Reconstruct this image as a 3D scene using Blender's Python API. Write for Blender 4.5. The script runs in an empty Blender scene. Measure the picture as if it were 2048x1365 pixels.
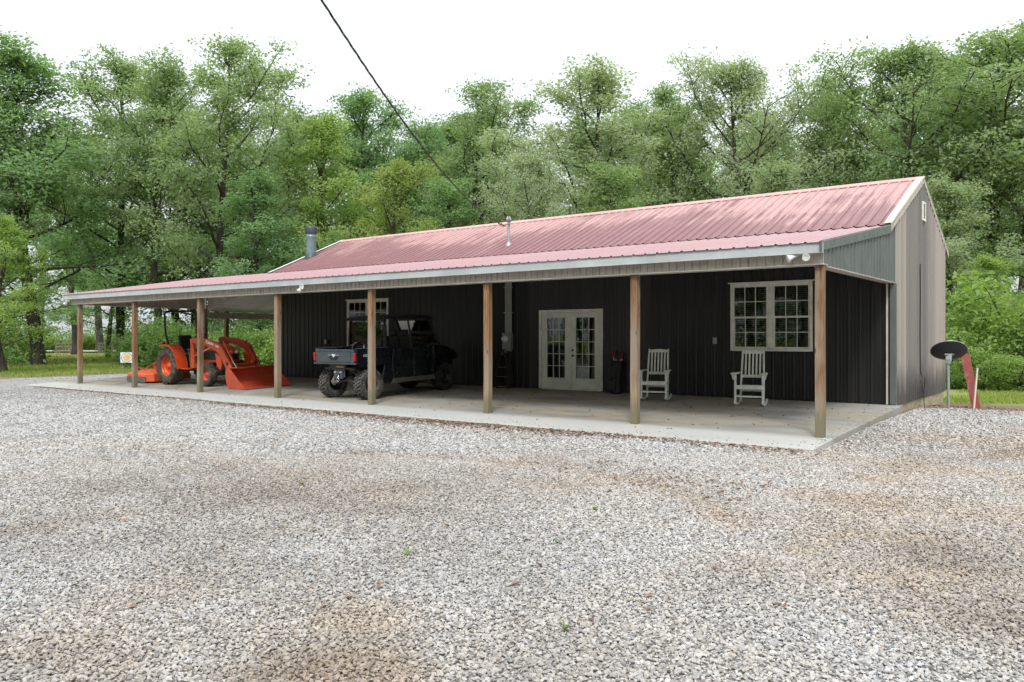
import bpy, bmesh, math, random
import numpy as np
from mathutils import Vector, Matrix, Quaternion

# ------------------------------------------------------------------ camera, sky, sun, exposure
SC = bpy.context.scene
CAM_Z = 1.37
cam_d = bpy.data.cameras.new('camera')
cam_d.sensor_width = 36.0
cam_d.lens = 36.0 * 1605.6 / 2048.0
cam_d.shift_y = -6.5 / 2048.0
cam_d.clip_start = 0.05
cam_d.clip_end = 2000.0
cam = bpy.data.objects.new('camera', cam_d)
SC.collection.objects.link(cam)
cam.location = (0, 0, CAM_Z)
cam.rotation_euler = (math.radians(90), 0, math.radians(37.13))
SC.camera = cam

world = bpy.data.worlds.new('World')
SC.world = world
world.use_nodes = True
wn, wl = world.node_tree.nodes, world.node_tree.links
wn.clear()
SUN_EL, SUN_AZ = 50.0, 150.0          # azimuth clockwise from +Y
sky = wn.new('ShaderNodeTexSky'); sky.sky_type = 'NISHITA'; sky.sun_disc = False
sky.sun_elevation = math.radians(SUN_EL); sky.sun_rotation = math.radians(SUN_AZ)
sky.air_density = 1.0; sky.dust_density = 4.0; sky.ozone_density = 1.0
hs = wn.new('ShaderNodeHueSaturation'); hs.inputs['Saturation'].default_value = 0.25
wl.new(sky.outputs[0], hs.inputs['Color'])
cl = wn.new('ShaderNodeMix'); cl.data_type = 'RGBA'         # an even overcast veil over the clear sky
cl.inputs['Factor'].default_value = 0.8
cl.inputs['B'].default_value = (11.1, 11.8, 12.6, 1)
wl.new(hs.outputs[0], cl.inputs['A'])
# overcast skies are brighter overhead than at the horizon
tc = wn.new('ShaderNodeTexCoord'); sx_ = wn.new('ShaderNodeSeparateXYZ'); wl.new(tc.outputs['Generated'], sx_.inputs[0])
ov = wn.new('ShaderNodeMapRange'); wl.new(sx_.outputs['Z'], ov.inputs[0])
for _i, _v in zip((1, 2, 3, 4), (0.0, 1.0, .40, 1.0)): ov.inputs[_i].default_value = _v
ovm = wn.new('ShaderNodeVectorMath'); ovm.operation = 'SCALE'; wl.new(ov.outputs[0], ovm.inputs['Scale'])
bg = wn.new('ShaderNodeBackground'); bg.inputs['Strength'].default_value = 0.112
wl.new(cl.outputs['Result'], ovm.inputs[0]); wl.new(ovm.outputs[0], bg.inputs['Color'])
wo = wn.new('ShaderNodeOutputWorld'); wl.new(bg.outputs[0], wo.inputs['Surface'])

sd = bpy.data.lights.new('sun', 'SUN')
sd.energy = 1.5; sd.angle = math.radians(13); sd.color = (1.0, 0.98, 0.945)
sun = bpy.data.objects.new('sun', sd); SC.collection.objects.link(sun)
_az, _el = math.radians(SUN_AZ), math.radians(SUN_EL)
to_sun = Vector((math.sin(_az) * math.cos(_el), math.cos(_az) * math.cos(_el), math.sin(_el)))
sun.rotation_euler = to_sun.to_track_quat('Z', 'Y').to_euler()

SC.view_settings.view_transform = 'Standard'
SC.view_settings.look = 'None'
SC.view_settings.gamma = 1.0
SC.view_settings.use_curve_mapping = False
SC.view_settings.exposure = 0.85
SC.cycles.max_bounces = 6
SC.cycles.diffuse_bounces = 3
SC.cycles.glossy_bounces = 3
SC.cycles.transparent_max_bounces = 8
SC.cycles.use_denoising = True
SC.cycles.use_adaptive_sampling = True
SC.cycles.adaptive_threshold = 0.025

# ------------------------------------------------------------------ pixel -> place helpers
PF, PCX, PHY = 1605.6, 1024.0, 676.0
RX, RY, FX, FY = .7971, .6038, -.6037, .7972
def pdir(px):
    t = (px - PCX) / PF
    return RX * t + FX, RY * t + FY
def at_d(px, d):
    a, b = pdir(px); return a * d, b * d
def at_Z(px, py, z):
    a, b = pdir(px); d = PF * (CAM_Z - z) / (py - PHY); return a * d, b * d
def z_at(py, d): return CAM_Z - (py - PHY) / PF * d

# ------------------------------------------------------------------ materials
def ramp(nt, fac, stops, interp='LINEAR'):
    r = nt.nodes.new('ShaderNodeValToRGB'); r.color_ramp.interpolation = interp
    e = r.color_ramp.elements
    while len(e) < len(stops): e.new(0.5)
    for k, (p, c) in zip(e, stops):
        k.position = p; k.color = (c[0], c[1], c[2], 1)
    nt.links.new(fac, r.inputs[0]); return r.outputs[0]
def coords(nt, kind='Object'):
    return nt.nodes.new('ShaderNodeTexCoord').outputs[kind]
def worldpos(nt):
    return nt.nodes.new('ShaderNodeNewGeometry').outputs['Position']
def mapping(nt, vec, scale=(1, 1, 1), loc=(0, 0, 0), rot=(0, 0, 0)):
    m = nt.nodes.new('ShaderNodeMapping')
    m.inputs['Scale'].default_value = scale; m.inputs['Location'].default_value = loc; m.inputs['Rotation'].default_value = rot
    nt.links.new(vec, m.inputs['Vector']); return m.outputs[0]
def noise(nt, vec, scale=5, detail=4, rough=.55, dist=0.0):
    n = nt.nodes.new('ShaderNodeTexNoise')
    n.inputs['Scale'].default_value = scale; n.inputs['Detail'].default_value = detail
    n.inputs['Roughness'].default_value = rough; n.inputs['Distortion'].default_value = dist
    nt.links.new(vec, n.inputs['Vector']); return n.outputs['Fac']
def voro(nt, vec, scale, out='Distance', feature='F1'):
    v = nt.nodes.new('ShaderNodeTexVoronoi'); v.feature = feature
    v.inputs['Scale'].default_value = scale
    nt.links.new(vec, v.inputs['Vector']); return v.outputs[out]
def mixc(nt, fac, a, b, mode='MIX'):
    m = nt.nodes.new('ShaderNodeMix'); m.data_type = 'RGBA'; m.blend_type = mode
    for key, v in (('Factor', fac), ('A', a), ('B', b)):
        if hasattr(v, 'is_linked') or isinstance(v, bpy.types.NodeSocket): nt.links.new(v, m.inputs[key])
        elif key == 'Factor': m.inputs[key].default_value = v
        else: m.inputs[key].default_value = (v[0], v[1], v[2], 1)
    return m.outputs['Result']
def mathn(nt, op, a, b=0.0, clamp=False):
    m = nt.nodes.new('ShaderNodeMath'); m.operation = op; m.use_clamp = clamp
    for i, v in enumerate((a, b)):
        if isinstance(v, bpy.types.NodeSocket): nt.links.new(v, m.inputs[i])
        else: m.inputs[i].default_value = v
    return m.outputs[0]
def maprange(nt, v, a, b, c=0.0, d=1.0):
    m = nt.nodes.new('ShaderNodeMapRange'); m.interpolation_type = 'SMOOTHSTEP'
    nt.links.new(v, m.inputs[0])
    for i, x in zip((1, 2, 3, 4), (a, b, c, d)): m.inputs[i].default_value = x
    return m.outputs[0]
def sep(nt, vec, axis):
    s = nt.nodes.new('ShaderNodeSeparateXYZ'); nt.links.new(vec, s.inputs[0]); return s.outputs[axis]
def bump(nt, h, strength=.3, dist=.01):
    b = nt.nodes.new('ShaderNodeBump'); b.inputs['Strength'].default_value = strength; b.inputs['Distance'].default_value = dist
    nt.links.new(h, b.inputs['Height']); return b.outputs[0]
MATS = {}
def new_mat(name):
    m = bpy.data.materials.new(name); m.use_nodes = True
    nt = m.node_tree; p = nt.nodes['Principled BSDF']; MATS[name] = m
    return m, nt, p
def setp(nt, p, color=None, rough=None, metal=None, spec=None, normal=None):
    for key, v in (('Base Color', color), ('Roughness', rough), ('Metallic', metal), ('Specular IOR Level', spec), ('Normal', normal)):
        if v is None: continue
        if isinstance(v, bpy.types.NodeSocket): nt.links.new(v, p.inputs[key])
        elif key == 'Base Color': p.inputs[key].default_value = (v[0], v[1], v[2], 1)
        else: p.inputs[key].default_value = v
def simple(name, color, rough=.5, metal=0.0, var=.15, nscale=6, bumpy=0.0, spec=.5, dirt=None, dirt_amt=.4):
    """paint or plastic with slight mottling, roughness changes and optional dirt"""
    m, nt, p = new_mat(name)
    co = coords(nt)
    n = noise(nt, co, nscale, 5, .6)
    lo = [c * (1 - var) for c in color]; hi = [min(1, c * (1 + var)) for c in color]
    col = ramp(nt, n, [(.3, lo), (.7, hi)])
    if dirt:
        n2 = noise(nt, co, nscale * .8, 6, .7, .5)
        col = mixc(nt, mathn(nt, 'MULTIPLY', maprange(nt, n2, .48, .72), dirt_amt), col, dirt)
    r = maprange(nt, noise(nt, co, nscale * 2.5, 3), .3, .7, max(0, rough - .07), min(1, rough + .08))
    nrm = bump(nt, noise(nt, co, nscale * 12, 4), bumpy, .004) if bumpy else None
    setp(nt, p, col, r, metal, spec, nrm)
    return m

simple('white_paint', (.62, .62, .58), .5, nscale=4, dirt=(.35, .33, .28), dirt_amt=.25)
simple('chair_white', (.68, .69, .63), .45, nscale=8, dirt=(.4, .4, .35), dirt_amt=.2)
simple('door_white', (.78, .785, .73), .4, nscale=3, dirt=(.4, .4, .36), dirt_amt=.2)
simple('trim_cream', (.49, .455, .39), .5, nscale=5, dirt=(.3, .27, .2), dirt_amt=.45)
simple('fascia_white', (.44, .465, .47), .38, nscale=1.2, dirt=(.36, .36, .34), dirt_amt=.5)
simple('slate_trim', (.112, .126, .118), .42, nscale=2.0)
simple('slate_siding', (.108, .120, .113), .42, nscale=2.0)
simple('beam_tan', (.50, .435, .39), .5, nscale=3, dirt=(.2, .17, .14), dirt_amt=.4)
simple('window_white', (.78, .76, .70), .45, nscale=5, dirt=(.4, .36, .28), dirt_amt=.35)
simple('soffit', (.70, .64, .60), .5, nscale=2)
simple('gray_metal', (.33, .35, .35), .45, .35, nscale=9)
simple('galvanized', (.45, .47, .48), .42, .6, nscale=12)
simple('flue_metal', (.19, .29, .33), .4, .25, nscale=5, dirt=(.45, .47, .47), dirt_amt=.5)
simple('flue_cap', (.05, .07, .08), .5, .2, nscale=9)
simple('black_plastic', (.012, .012, .013), .5, nscale=10)
simple('black_metal', (.015, .016, .017), .4, nscale=10)
simple('utv_blue', (.0045, .0065, .011), .25, nscale=3, dirt=(.04, .037, .032), dirt_amt=.25)
simple('utv_bed', (.050, .062, .072), .55, nscale=7, dirt=(.13, .12, .11), dirt_amt=.5, bumpy=.15)
simple('mud_metal', (.12, .11, .095), .6, .2, nscale=10, dirt=(.2, .16, .11), dirt_amt=.6)
simple('chrome', (.6, .6, .6), .18, .9, nscale=12)
simple('seat_black', (.014, .014, .015), .6, nscale=12, bumpy=.2)
simple('tractor_orange', (.62, .072, .014), .36, nscale=4, dirt=(.28, .085, .045), dirt_amt=.45)
simple('bucket_orange', (.46, .065, .025), .5, nscale=5, dirt=(.22, .09, .05), dirt_amt=.7, bumpy=.1)
simple('mower_orange', (.70, .11, .035), .48, nscale=5, dirt=(.4, .16, .08), dirt_amt=.5)
simple('engine_gray', (.06, .06, .06), .55, .3, nscale=14)
simple('lamp_red', (.5, .012, .012), .2, nscale=8)
simple('lamp_white', (.75, .76, .74), .35, nscale=8)
simple('letter_white', (.8, .8, .78), .5, nscale=8)
simple('letter_grey', (.45, .47, .48), .35, .4, nscale=8)
simple('red_sheet', (.24, .050, .042), .55, nscale=5, dirt=(.45, .36, .33), dirt_amt=.35)
simple('pvc_white', (.66, .63, .52), .4, nscale=6, dirt=(.4, .35, .25), dirt_amt=.3)
simple('dish_grey', (.028, .028, .032), .42, nscale=3)
simple('shelf_wood', (.035, .026, .020), .55, nscale=7)
simple('club_red', (.32, .012, .02), .4, nscale=9)
simple('blind_white', (.62, .62, .58), .6, nscale=3)
simple('sign_white', (.62, .68, .72), .5, nscale=5)
simple('sign_yellow', (.65, .42, .12), .5, nscale=9)
simple('sign_brown', (.16, .10, .07), .5, nscale=9)
simple('cable_black', (.015, .015, .016), .5, nscale=9)
simple('cable_weathered', (.05, .055, .045), .7, nscale=20)
simple('interior', (.10, .09, .08), .8, nscale=2)
simple('weathered_rail', (.17, .145, .12), .8, nscale=12)
simple('panel_yellow', (.50, .36, .08), .8, nscale=14)
simple('amber_plate', (.42, .16, .03), .4, nscale=12)

# dusty rubber
m, nt, p = new_mat('rubber')
co = coords(nt)
n = noise(nt, co, 7, 6, .65)
col = ramp(nt, n, [(.35, (.014, .014, .014)), (.58, (.040, .036, .031)), (.75, (.10, .085, .062))])
setp(nt, p, col, .8, 0, .3, bump(nt, noise(nt, co, 60, 3), .25, .003))
m, nt, p = new_mat('rubber_dusty')
co = coords(nt)
n = noise(nt, co, 5, 6, .65)
col = ramp(nt, n, [(.30, (.030, .027, .024)), (.52, (.085, .072, .056)), (.72, (.19, .155, .11))])
setp(nt, p, col, .85, 0, .2, bump(nt, noise(nt, co, 60, 3), .25, .003))

m, nt, p = new_mat('rubber_tread')
co = coords(nt)
col = ramp(nt, noise(nt, co, 9, 6, .7), [(.32, (.028, .027, .026)), (.5, (.085, .082, .078)), (.7, (.20, .19, .175))])
setp(nt, p, col, .85, 0, .2, bump(nt, noise(nt, co, 60, 3), .25, .003))

# thin window glass: clear with a fresnel reflection
m, nt, p = new_mat('glass')
nt.nodes.remove(p)
tr = nt.nodes.new('ShaderNodeBsdfTransparent'); tr.inputs[0].default_value = (.80, .84, .82, 1)
gl = nt.nodes.new('ShaderNodeBsdfGlossy'); gl.inputs['Roughness'].default_value = .015
fr = nt.nodes.new('ShaderNodeFresnel'); fr.inputs['IOR'].default_value = 1.6
mx = nt.nodes.new('ShaderNodeMixShader')
nt.links.new(fr.outputs[0], mx.inputs[0]); nt.links.new(tr.outputs[0], mx.inputs[1]); nt.links.new(gl.outputs[0], mx.inputs[2])
nt.links.new(bump(nt, noise(nt, coords(nt), 2.2, 1), .06, .02), gl.inputs['Normal'])
nt.links.new(mx.outputs[0], nt.nodes['Material Output'].inputs[0])

# weathered treated-pine post
m, nt, p = new_mat('post_wood')
co = coords(nt)
rnd = nt.nodes.new('ShaderNodeObjectInfo').outputs['Random']
off = nt.nodes.new('ShaderNodeVectorMath'); off.operation = 'MULTIPLY_ADD'
cmb = nt.nodes.new('ShaderNodeCombineXYZ'); nt.links.new(rnd, cmb.inputs[0]); nt.links.new(rnd, cmb.inputs[2])
nt.links.new(cmb.outputs[0], off.inputs[0]); off.inputs[1].default_value = (37, 0, 53); nt.links.new(co, off.inputs[2])
v = off.outputs[0]
g1 = noise(nt, mapping(nt, v, (26, 26, 1.1)), 1.0, 4, .6, 2.2)
g2 = noise(nt, mapping(nt, v, (90, 90, 2.5)), 1.0, 3, .6)
col = ramp(nt, g1, [(.28, (.120, .054, .024)), (.45, (.275, .140, .068)), (.56, (.385, .225, .122)), (.75, (.46, .31, .19))])
tone = ramp(nt, rnd, [(0, (1, 1, 1)), (1, (.72, .74, .74))])
col = mixc(nt, 1.0, col, tone, 'MULTIPLY')
col = mixc(nt, mathn(nt, 'MULTIPLY', g2, .45), col, (.10, .055, .03))
grey = maprange(nt, noise(nt, mapping(nt, v, (3, 3, .7)), 1.0, 3),   .40, .62, 0, .75)
col = mixc(nt, grey, col, (.30, .25, .20))
kn = voro(nt, mapping(nt, v, (7, 7, 1.9)), 1.0)
knm = maprange(nt, kn, .05, .13, 1, 0)
col = mixc(nt, mathn(nt, 'MULTIPLY', knm, .8), col, (.05, .028, .016))
zz = sep(nt, co, 2)
alg = mathn(nt, 'ADD', zz, mathn(nt, 'MULTIPLY', noise(nt, mapping(nt, v, (14, 14, 2)), 1.0, 4), .5))
algm = maprange(nt, alg, .42, .78, .85, 0)
col = mixc(nt, algm, col, (.085, .080, .022))
pale = maprange(nt, alg, .75, 1.25, .30, 0)
col = mixc(nt, pale, col, (.36, .32, .25))
setp(nt, p, col, .8, 0, .25, bump(nt, mathn(nt, 'ADD', g1, mathn(nt, 'MULTIPLY', g2, .5)), .5, .004))

# dark ribbed steel siding under the porch (tone per panel)
def siding(name, base, faded, amt):
    m, nt, p = new_mat(name)
    co = worldpos(nt)
    rnd = nt.nodes.new('ShaderNodeObjectInfo').outputs['Random']
    st = noise(nt, mapping(nt, co, (9, 9, .35)), 1.0, 5, .6)
    col = mixc(nt, mathn(nt, 'MULTIPLY', maprange(nt, st, .4, .72), amt), base, faded)
    tone = ramp(nt, rnd, [(0, (.8, .8, .8)), (1, (1.15, 1.15, 1.15))])
    col = mixc(nt, 1.0, col, tone, 'MULTIPLY')
    sp = voro(nt, mapping(nt, co, (5, 5, 4)), 1.0)
    col = mixc(nt, maprange(nt, sp, .02, .035, .6, 0), col, (.25, .23, .2))
    setp(nt, p, col, .42, 0, .4, bump(nt, noise(nt, mapping(nt, co, (3, 3, .8)), 1, 3), .12, .01))
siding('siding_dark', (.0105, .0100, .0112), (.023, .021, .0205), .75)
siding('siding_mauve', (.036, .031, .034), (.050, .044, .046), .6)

# gable siding: same steel chalked by weather to taupe, darker streaks and splash dirt at the foot
m, nt, p = new_mat('siding_chalky')
co = worldpos(nt)
yy = sep(nt, co, 1); zz = sep(nt, co, 2)
st = noise(nt, mapping(nt, co, (1, 5.0, .12)), 1.0, 5, .6)
band = noise(nt, mapping(nt, co, (0, .55, .05), (0, 3.3, 0)), 1.0, 2, .5)
fac = mathn(nt, 'ADD', mathn(nt, 'MULTIPLY', st, .55), mathn(nt, 'MULTIPLY', band, .75))
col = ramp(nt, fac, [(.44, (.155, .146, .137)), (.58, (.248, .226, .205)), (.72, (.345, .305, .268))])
mid = mathn(nt, 'MULTIPLY', maprange(nt, yy, 18.5, 18.7), maprange(nt, yy, 20.95, 21.15, 1, 0))
col = mixc(nt, mathn(nt, 'MULTIPLY', mid, .7), col, (.165, .157, .148))
dz = mathn(nt, 'ADD', zz, mathn(nt, 'MULTIPLY', noise(nt, mapping(nt, co, (1, 7, 1.2)), 1.0, 4), -.9))
col = mixc(nt, maprange(nt, dz, -.35, .55, .8, 0), col, (.045, .044, .045))
setp(nt, p, col, .55, 0, .3, bump(nt, st, .1, .01))

# faded red roof steel with the mauve, uneven stain of unchalked paint on the lower half
def roof_mat(name, light, dark, lo, hi, amt):
    m, nt, p = new_mat(name)
    co = worldpos(nt)
    yy = sep(nt, co, 1)
    big = noise(nt, mapping(nt, co, (.42, .55, .55)), 1.0, 3, .55)
    strk = noise(nt, mapping(nt, co, (8.5, .33, .33)), 1.0, 6, .7)
    fine = noise(nt, mapping(nt, co, (26, 6, 6)), 1.0, 4, .7)
    h = mathn(nt, 'ADD', mathn(nt, 'MULTIPLY', mathn(nt, 'SUBTRACT', yy, lo), 1.0 / (hi - lo)),
              mathn(nt, 'MULTIPLY', mathn(nt, 'SUBTRACT', big, .5), -1.9))
    h = mathn(nt, 'ADD', h, mathn(nt, 'MULTIPLY', mathn(nt, 'SUBTRACT', strk, .5), -2.2))
    h = mathn(nt, 'ADD', h, mathn(nt, 'MULTIPLY', mathn(nt, 'SUBTRACT', fine, .5), -.5))
    xw = maprange(nt, sep(nt, co, 0), -9.0, -5.0, 0, 1)
    h = mathn(nt, 'ADD', h, mathn(nt, 'MULTIPLY', mathn(nt, 'SUBTRACT', xw, 1.0), .28))
    soft = maprange(nt, h, -.10, .95, amt * .95, 0)
    hard = maprange(nt, h, .36, .62, amt, 0)
    k = mathn(nt, 'ADD', mathn(nt, 'MULTIPLY', soft, .55), mathn(nt, 'MULTIPLY', hard, .45))
    col = mixc(nt, k, mixc(nt, maprange(nt, fine, .3, .7), light, [c * .9 for c in light]), dark)
    setp(nt, p, col, maprange(nt, strk, .3, .7, .38, .55), 0, .45, bump(nt, noise(nt, mapping(nt, co, (2, 2, 2)), 1, 3), .06, .01))
roof_mat('roof_red', (.45, .262, .245), (.205, .092, .094), 17.4, 20.4, 1.0)
roof_mat('porch_roof_red', (.43, .275, .28), (.37, .215, .22), 12.5, 17.0, .6)
simple('ridge_red', (.50, .28, .25), .42, nscale=1.5)

# concrete slab
m, nt, p = new_mat('concrete')
co = worldpos(nt)
n1 = noise(nt, mapping(nt, co, (.45, .7, 1)), 1.0, 5, .6, .6)
n2 = noise(nt, co, 22, 5, .7)
col = ramp(nt, n1, [(.3, (.19, .18, .155)), (.5, (.285, .272, .245)), (.68, (.38, .37, .34))])  # floor tones lowered so the colour carries some porch shade
col = mixc(nt, .55, col, ramp(nt, n2, [(.25, (.62, .62, .62)), (.75, (1.1, 1.1, 1.1))]), 'MULTIPLY')
crk = voro(nt, mapping(nt, co, (.33, .25, 1), (.2, .4, 0)), 1.0, 'Distance', 'DISTANCE_TO_EDGE')
yel = maprange(nt, noise(nt, mapping(nt, co, (.5, 1.2, 1), (4, 2, 0)), 1.0, 4, .6, 1), .46, .62, 0, .7)
col = mixc(nt, yel, col, (.34, .29, .20))
st = maprange(nt, noise(nt, mapping(nt, co, (1.4, 1.4, 1), (9, 5, 0)), 1.0, 5, .7), .56, .70, 0, .55)
col = mixc(nt, st, col, (.20, .19, .17))
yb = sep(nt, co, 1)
washed_lit = maprange(nt, mathn(nt, 'ADD', yb, mathn(nt, 'MULTIPLY', n1, .5)), 12.85, 13.25, .75, 0)      # rain-washed strip outside the drip line, with daylight beyond the roof painted in
col = mixc(nt, washed_lit, col, mixc(nt, n2, (.38, .38, .36), (.53, .53, .51)))
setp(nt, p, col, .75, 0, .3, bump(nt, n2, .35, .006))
m, nt, p = new_mat('foundation_block')
co = worldpos(nt)
col = ramp(nt, noise(nt, mapping(nt, co, (3, 3, 9)), 1, 5, .6), [(.3, (.26, .22, .14)), (.7, (.45, .40, .29))])
setp(nt, p, col, .85, 0, .2, bump(nt, noise(nt, co, 40, 4), .4, .006))

# gravel: bed sheet and stones; 'tan' comes from the ground itself (clay showing through)
STONE = [(0, (.325, .323, .325)), (.12, (.485, .485, .487)), (.3, (.405, .401, .394)), (.45, (.55, .546, .54)), (.6, (.44, .420, .390)),
         (.72, (.345, .344, .343)), (.84, (.49, .463, .427)), (.94, (.22, .214, .206)), (.975, (.375, .32, .265))]
m, nt, p = new_mat('gravel_stone')
oi = nt.nodes.new('ShaderNodeObjectInfo')
c1 = ramp(nt, oi.outputs['Random'], STONE, 'CONSTANT')
at = nt.nodes.new('ShaderNodeAttribute'); at.attribute_type = 'INSTANCER'; at.attribute_name = 'tan'
c1 = mixc(nt, mathn(nt, 'MULTIPLY', at.outputs['Fac'], .75), c1, mixc(nt, 1.0, c1, (.86, .69, .535), 'MULTIPLY'))
dp = nt.nodes.new('ShaderNodeAttribute'); dp.attribute_type = 'INSTANCER'; dp.attribute_name = 'damp'
c1 = mixc(nt, dp.outputs['Fac'], c1, mixc(nt, 1.0, c1, (.66, .63, .60), 'MULTIPLY'))
n = noise(nt, coords(nt), 1.6, 4, .6)
c1 = mixc(nt, 1.0, c1, ramp(nt, n, [(.3, (.75, .74, .72)), (.7, (1.12, 1.12, 1.12))]), 'MULTIPLY')
setp(nt, p, c1, .8, 0, .25)
m, nt, p = new_mat('gravel_bed')
co = worldpos(nt)
vv = nt.nodes.new('ShaderNodeTexVoronoi'); vv.inputs['Scale'].default_value = 42
flat = mapping(nt, co, (1, 1, .0))
nt.links.new(flat, vv.inputs['Vector'])
wn1 = nt.nodes.new('ShaderNodeTexWhiteNoise'); nt.links.new(vv.outputs['Position'], wn1.inputs['Vector'])
c1 = ramp(nt, wn1.outputs['Value'], STONE, 'CONSTANT')
at = nt.nodes.new('ShaderNodeAttribute'); at.attribute_name = 'tan'
c1 = mixc(nt, mathn(nt, 'MULTIPLY', at.outputs['Fac'], .75), c1, mixc(nt, 1.0, c1, (.86, .69, .535), 'MULTIPLY'))
dp = nt.nodes.new('ShaderNodeAttribute'); dp.attribute_name = 'damp'
c1 = mixc(nt, dp.outputs['Fac'], c1, mixc(nt, 1.0, c1, (.66, .63, .60), 'MULTIPLY'))
gap = maprange(nt, vv.outputs['Distance'], .30, .62, 0, .55)
c1 = mixc(nt, gap, c1, (.128, .118, .104))
ed = nt.nodes.new('ShaderNodeAttribute'); ed.attribute_name = 'edge'
en = mathn(nt, 'ADD', ed.outputs['Fac'], mathn(nt, 'MULTIPLY', mathn(nt, 'SUBTRACT', noise(nt, flat, 1.3, 6, .7), .5), .9))
c1 = mixc(nt, maprange(nt, en, .35, .7), c1, ramp(nt, noise(nt, flat, 9, 6, .75), [(.3, (.10, .07, .045)), (.7, (.34, .26, .20))]))
hgt = mathn(nt, 'SUBTRACT', 1.0, vv.outputs['Distance'])
setp(nt, p, c1, .85, 0, .2, bump(nt, hgt, .9, .022))

# grass / forest floor
m, nt, p = new_mat('ground_grass')
co = worldpos(nt)
flat = mapping(nt, co, (1, 1, 0))
n1 = noise(nt, flat, .28, 5, .65)
n2 = noise(nt, flat, 14, 6, .75)
col = ramp(nt, n1, [(.36, (.24, .21, .10)), (.47, (.24, .27, .085)), (.7, (.185, .235, .060))])
col = mixc(nt, maprange(nt, n2, .45, .75, 0, .6), col, (.16, .13, .08))
ed = nt.nodes.new('ShaderNodeAttribute'); ed.attribute_name = 'edge'
en = mathn(nt, 'ADD', ed.outputs['Fac'], mathn(nt, 'MULTIPLY', mathn(nt, 'SUBTRACT', noise(nt, flat, 1.1, 6, .7), .5), .8))
col = mixc(nt, maprange(nt, en, .35, .75), col, ramp(nt, n2, [(.3, (.15, .085, .05)), (.7, (.34, .25, .18))]))
setp(nt, p, col, .95, 0, .1, bump(nt, n2, .8, .03))
simple('road_pale', (.42, .39, .34), .9, nscale=2)

def leafy(name, cols, trans=.5, rough=.5):
    m, nt, p = new_mat(name)
    at = nt.nodes.new('ShaderNodeAttribute'); at.attribute_name = 'tint'
    oi = nt.nodes.new('ShaderNodeObjectInfo')
    f = mathn(nt, 'ADD', mathn(nt, 'MULTIPLY', at.outputs['Fac'], .75), mathn(nt, 'MULTIPLY', oi.outputs['Random'], .25))
    col = ramp(nt, f, [(i / (len(cols) - 1), c) for i, c in enumerate(cols)])
    setp(nt, p, col, rough, 0, .35)
    t = nt.nodes.new('ShaderNodeBsdfTranslucent')
    nt.links.new(mixc(nt, 1.0, col, (1.25, 1.35, .6), 'MULTIPLY'), t.inputs[0])
    mx = nt.nodes.new('ShaderNodeMixShader'); mx.inputs[0].default_value = trans
    nt.links.new(p.outputs[0], mx.inputs[1]); nt.links.new(t.outputs[0], mx.inputs[2])
    nt.links.new(mx.outputs[0], nt.nodes['Material Output'].inputs[0])
    return m
leafy('leaf_oak', [(.150, .225, .100), (.230, .315, .160), (.315, .395, .235), (.395, .465, .310)])
leafy('leaf_deep', [(.105, .200, .092), (.168, .280, .138), (.240, .355, .195), (.310, .420, .255)])
leafy('leaf_pale', [(.215, .280, .175), (.290, .355, .240), (.365, .425, .310), (.435, .485, .375)])
leafy('leaf_yellow', [(.170, .240, .080), (.245, .315, .110), (.325, .385, .145), (.41, .43, .17)])
leafy('leaf_bright', [(.135, .230, .060), (.215, .325, .095), (.305, .410, .145), (.390, .480, .205)])
leafy('leaf_under', [(.075, .150, .050), (.135, .235, .080), (.205, .315, .115), (.280, .385, .165)])
leafy('grass_blade', [(.130, .205, .036), (.205, .285, .055), (.300, .345, .090), (.410, .390, .160)], .3, .7)
leafy('dead_leaf', [(.11, .060, .040), (.21, .125, .085), (.32, .205, .145), (.42, .30, .22)], .1, .8)
m, nt, p = new_mat('bark')
co = coords(nt)
n = noise(nt, mapping(nt, co, (7, 7, 1.3)), 1, 6, .7, .4)
col = ramp(nt, n, [(.3, (.030, .025, .020)), (.55, (.075, .066, .054)), (.75, (.135, .125, .108))])
col = mixc(nt, maprange(nt, noise(nt, co, .8, 3), .5, .7, 0, .4), col, (.07, .085, .045))
setp(nt, p, col, .9, 0, .15, bump(nt, n, .8, .03))
M = MATS

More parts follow.
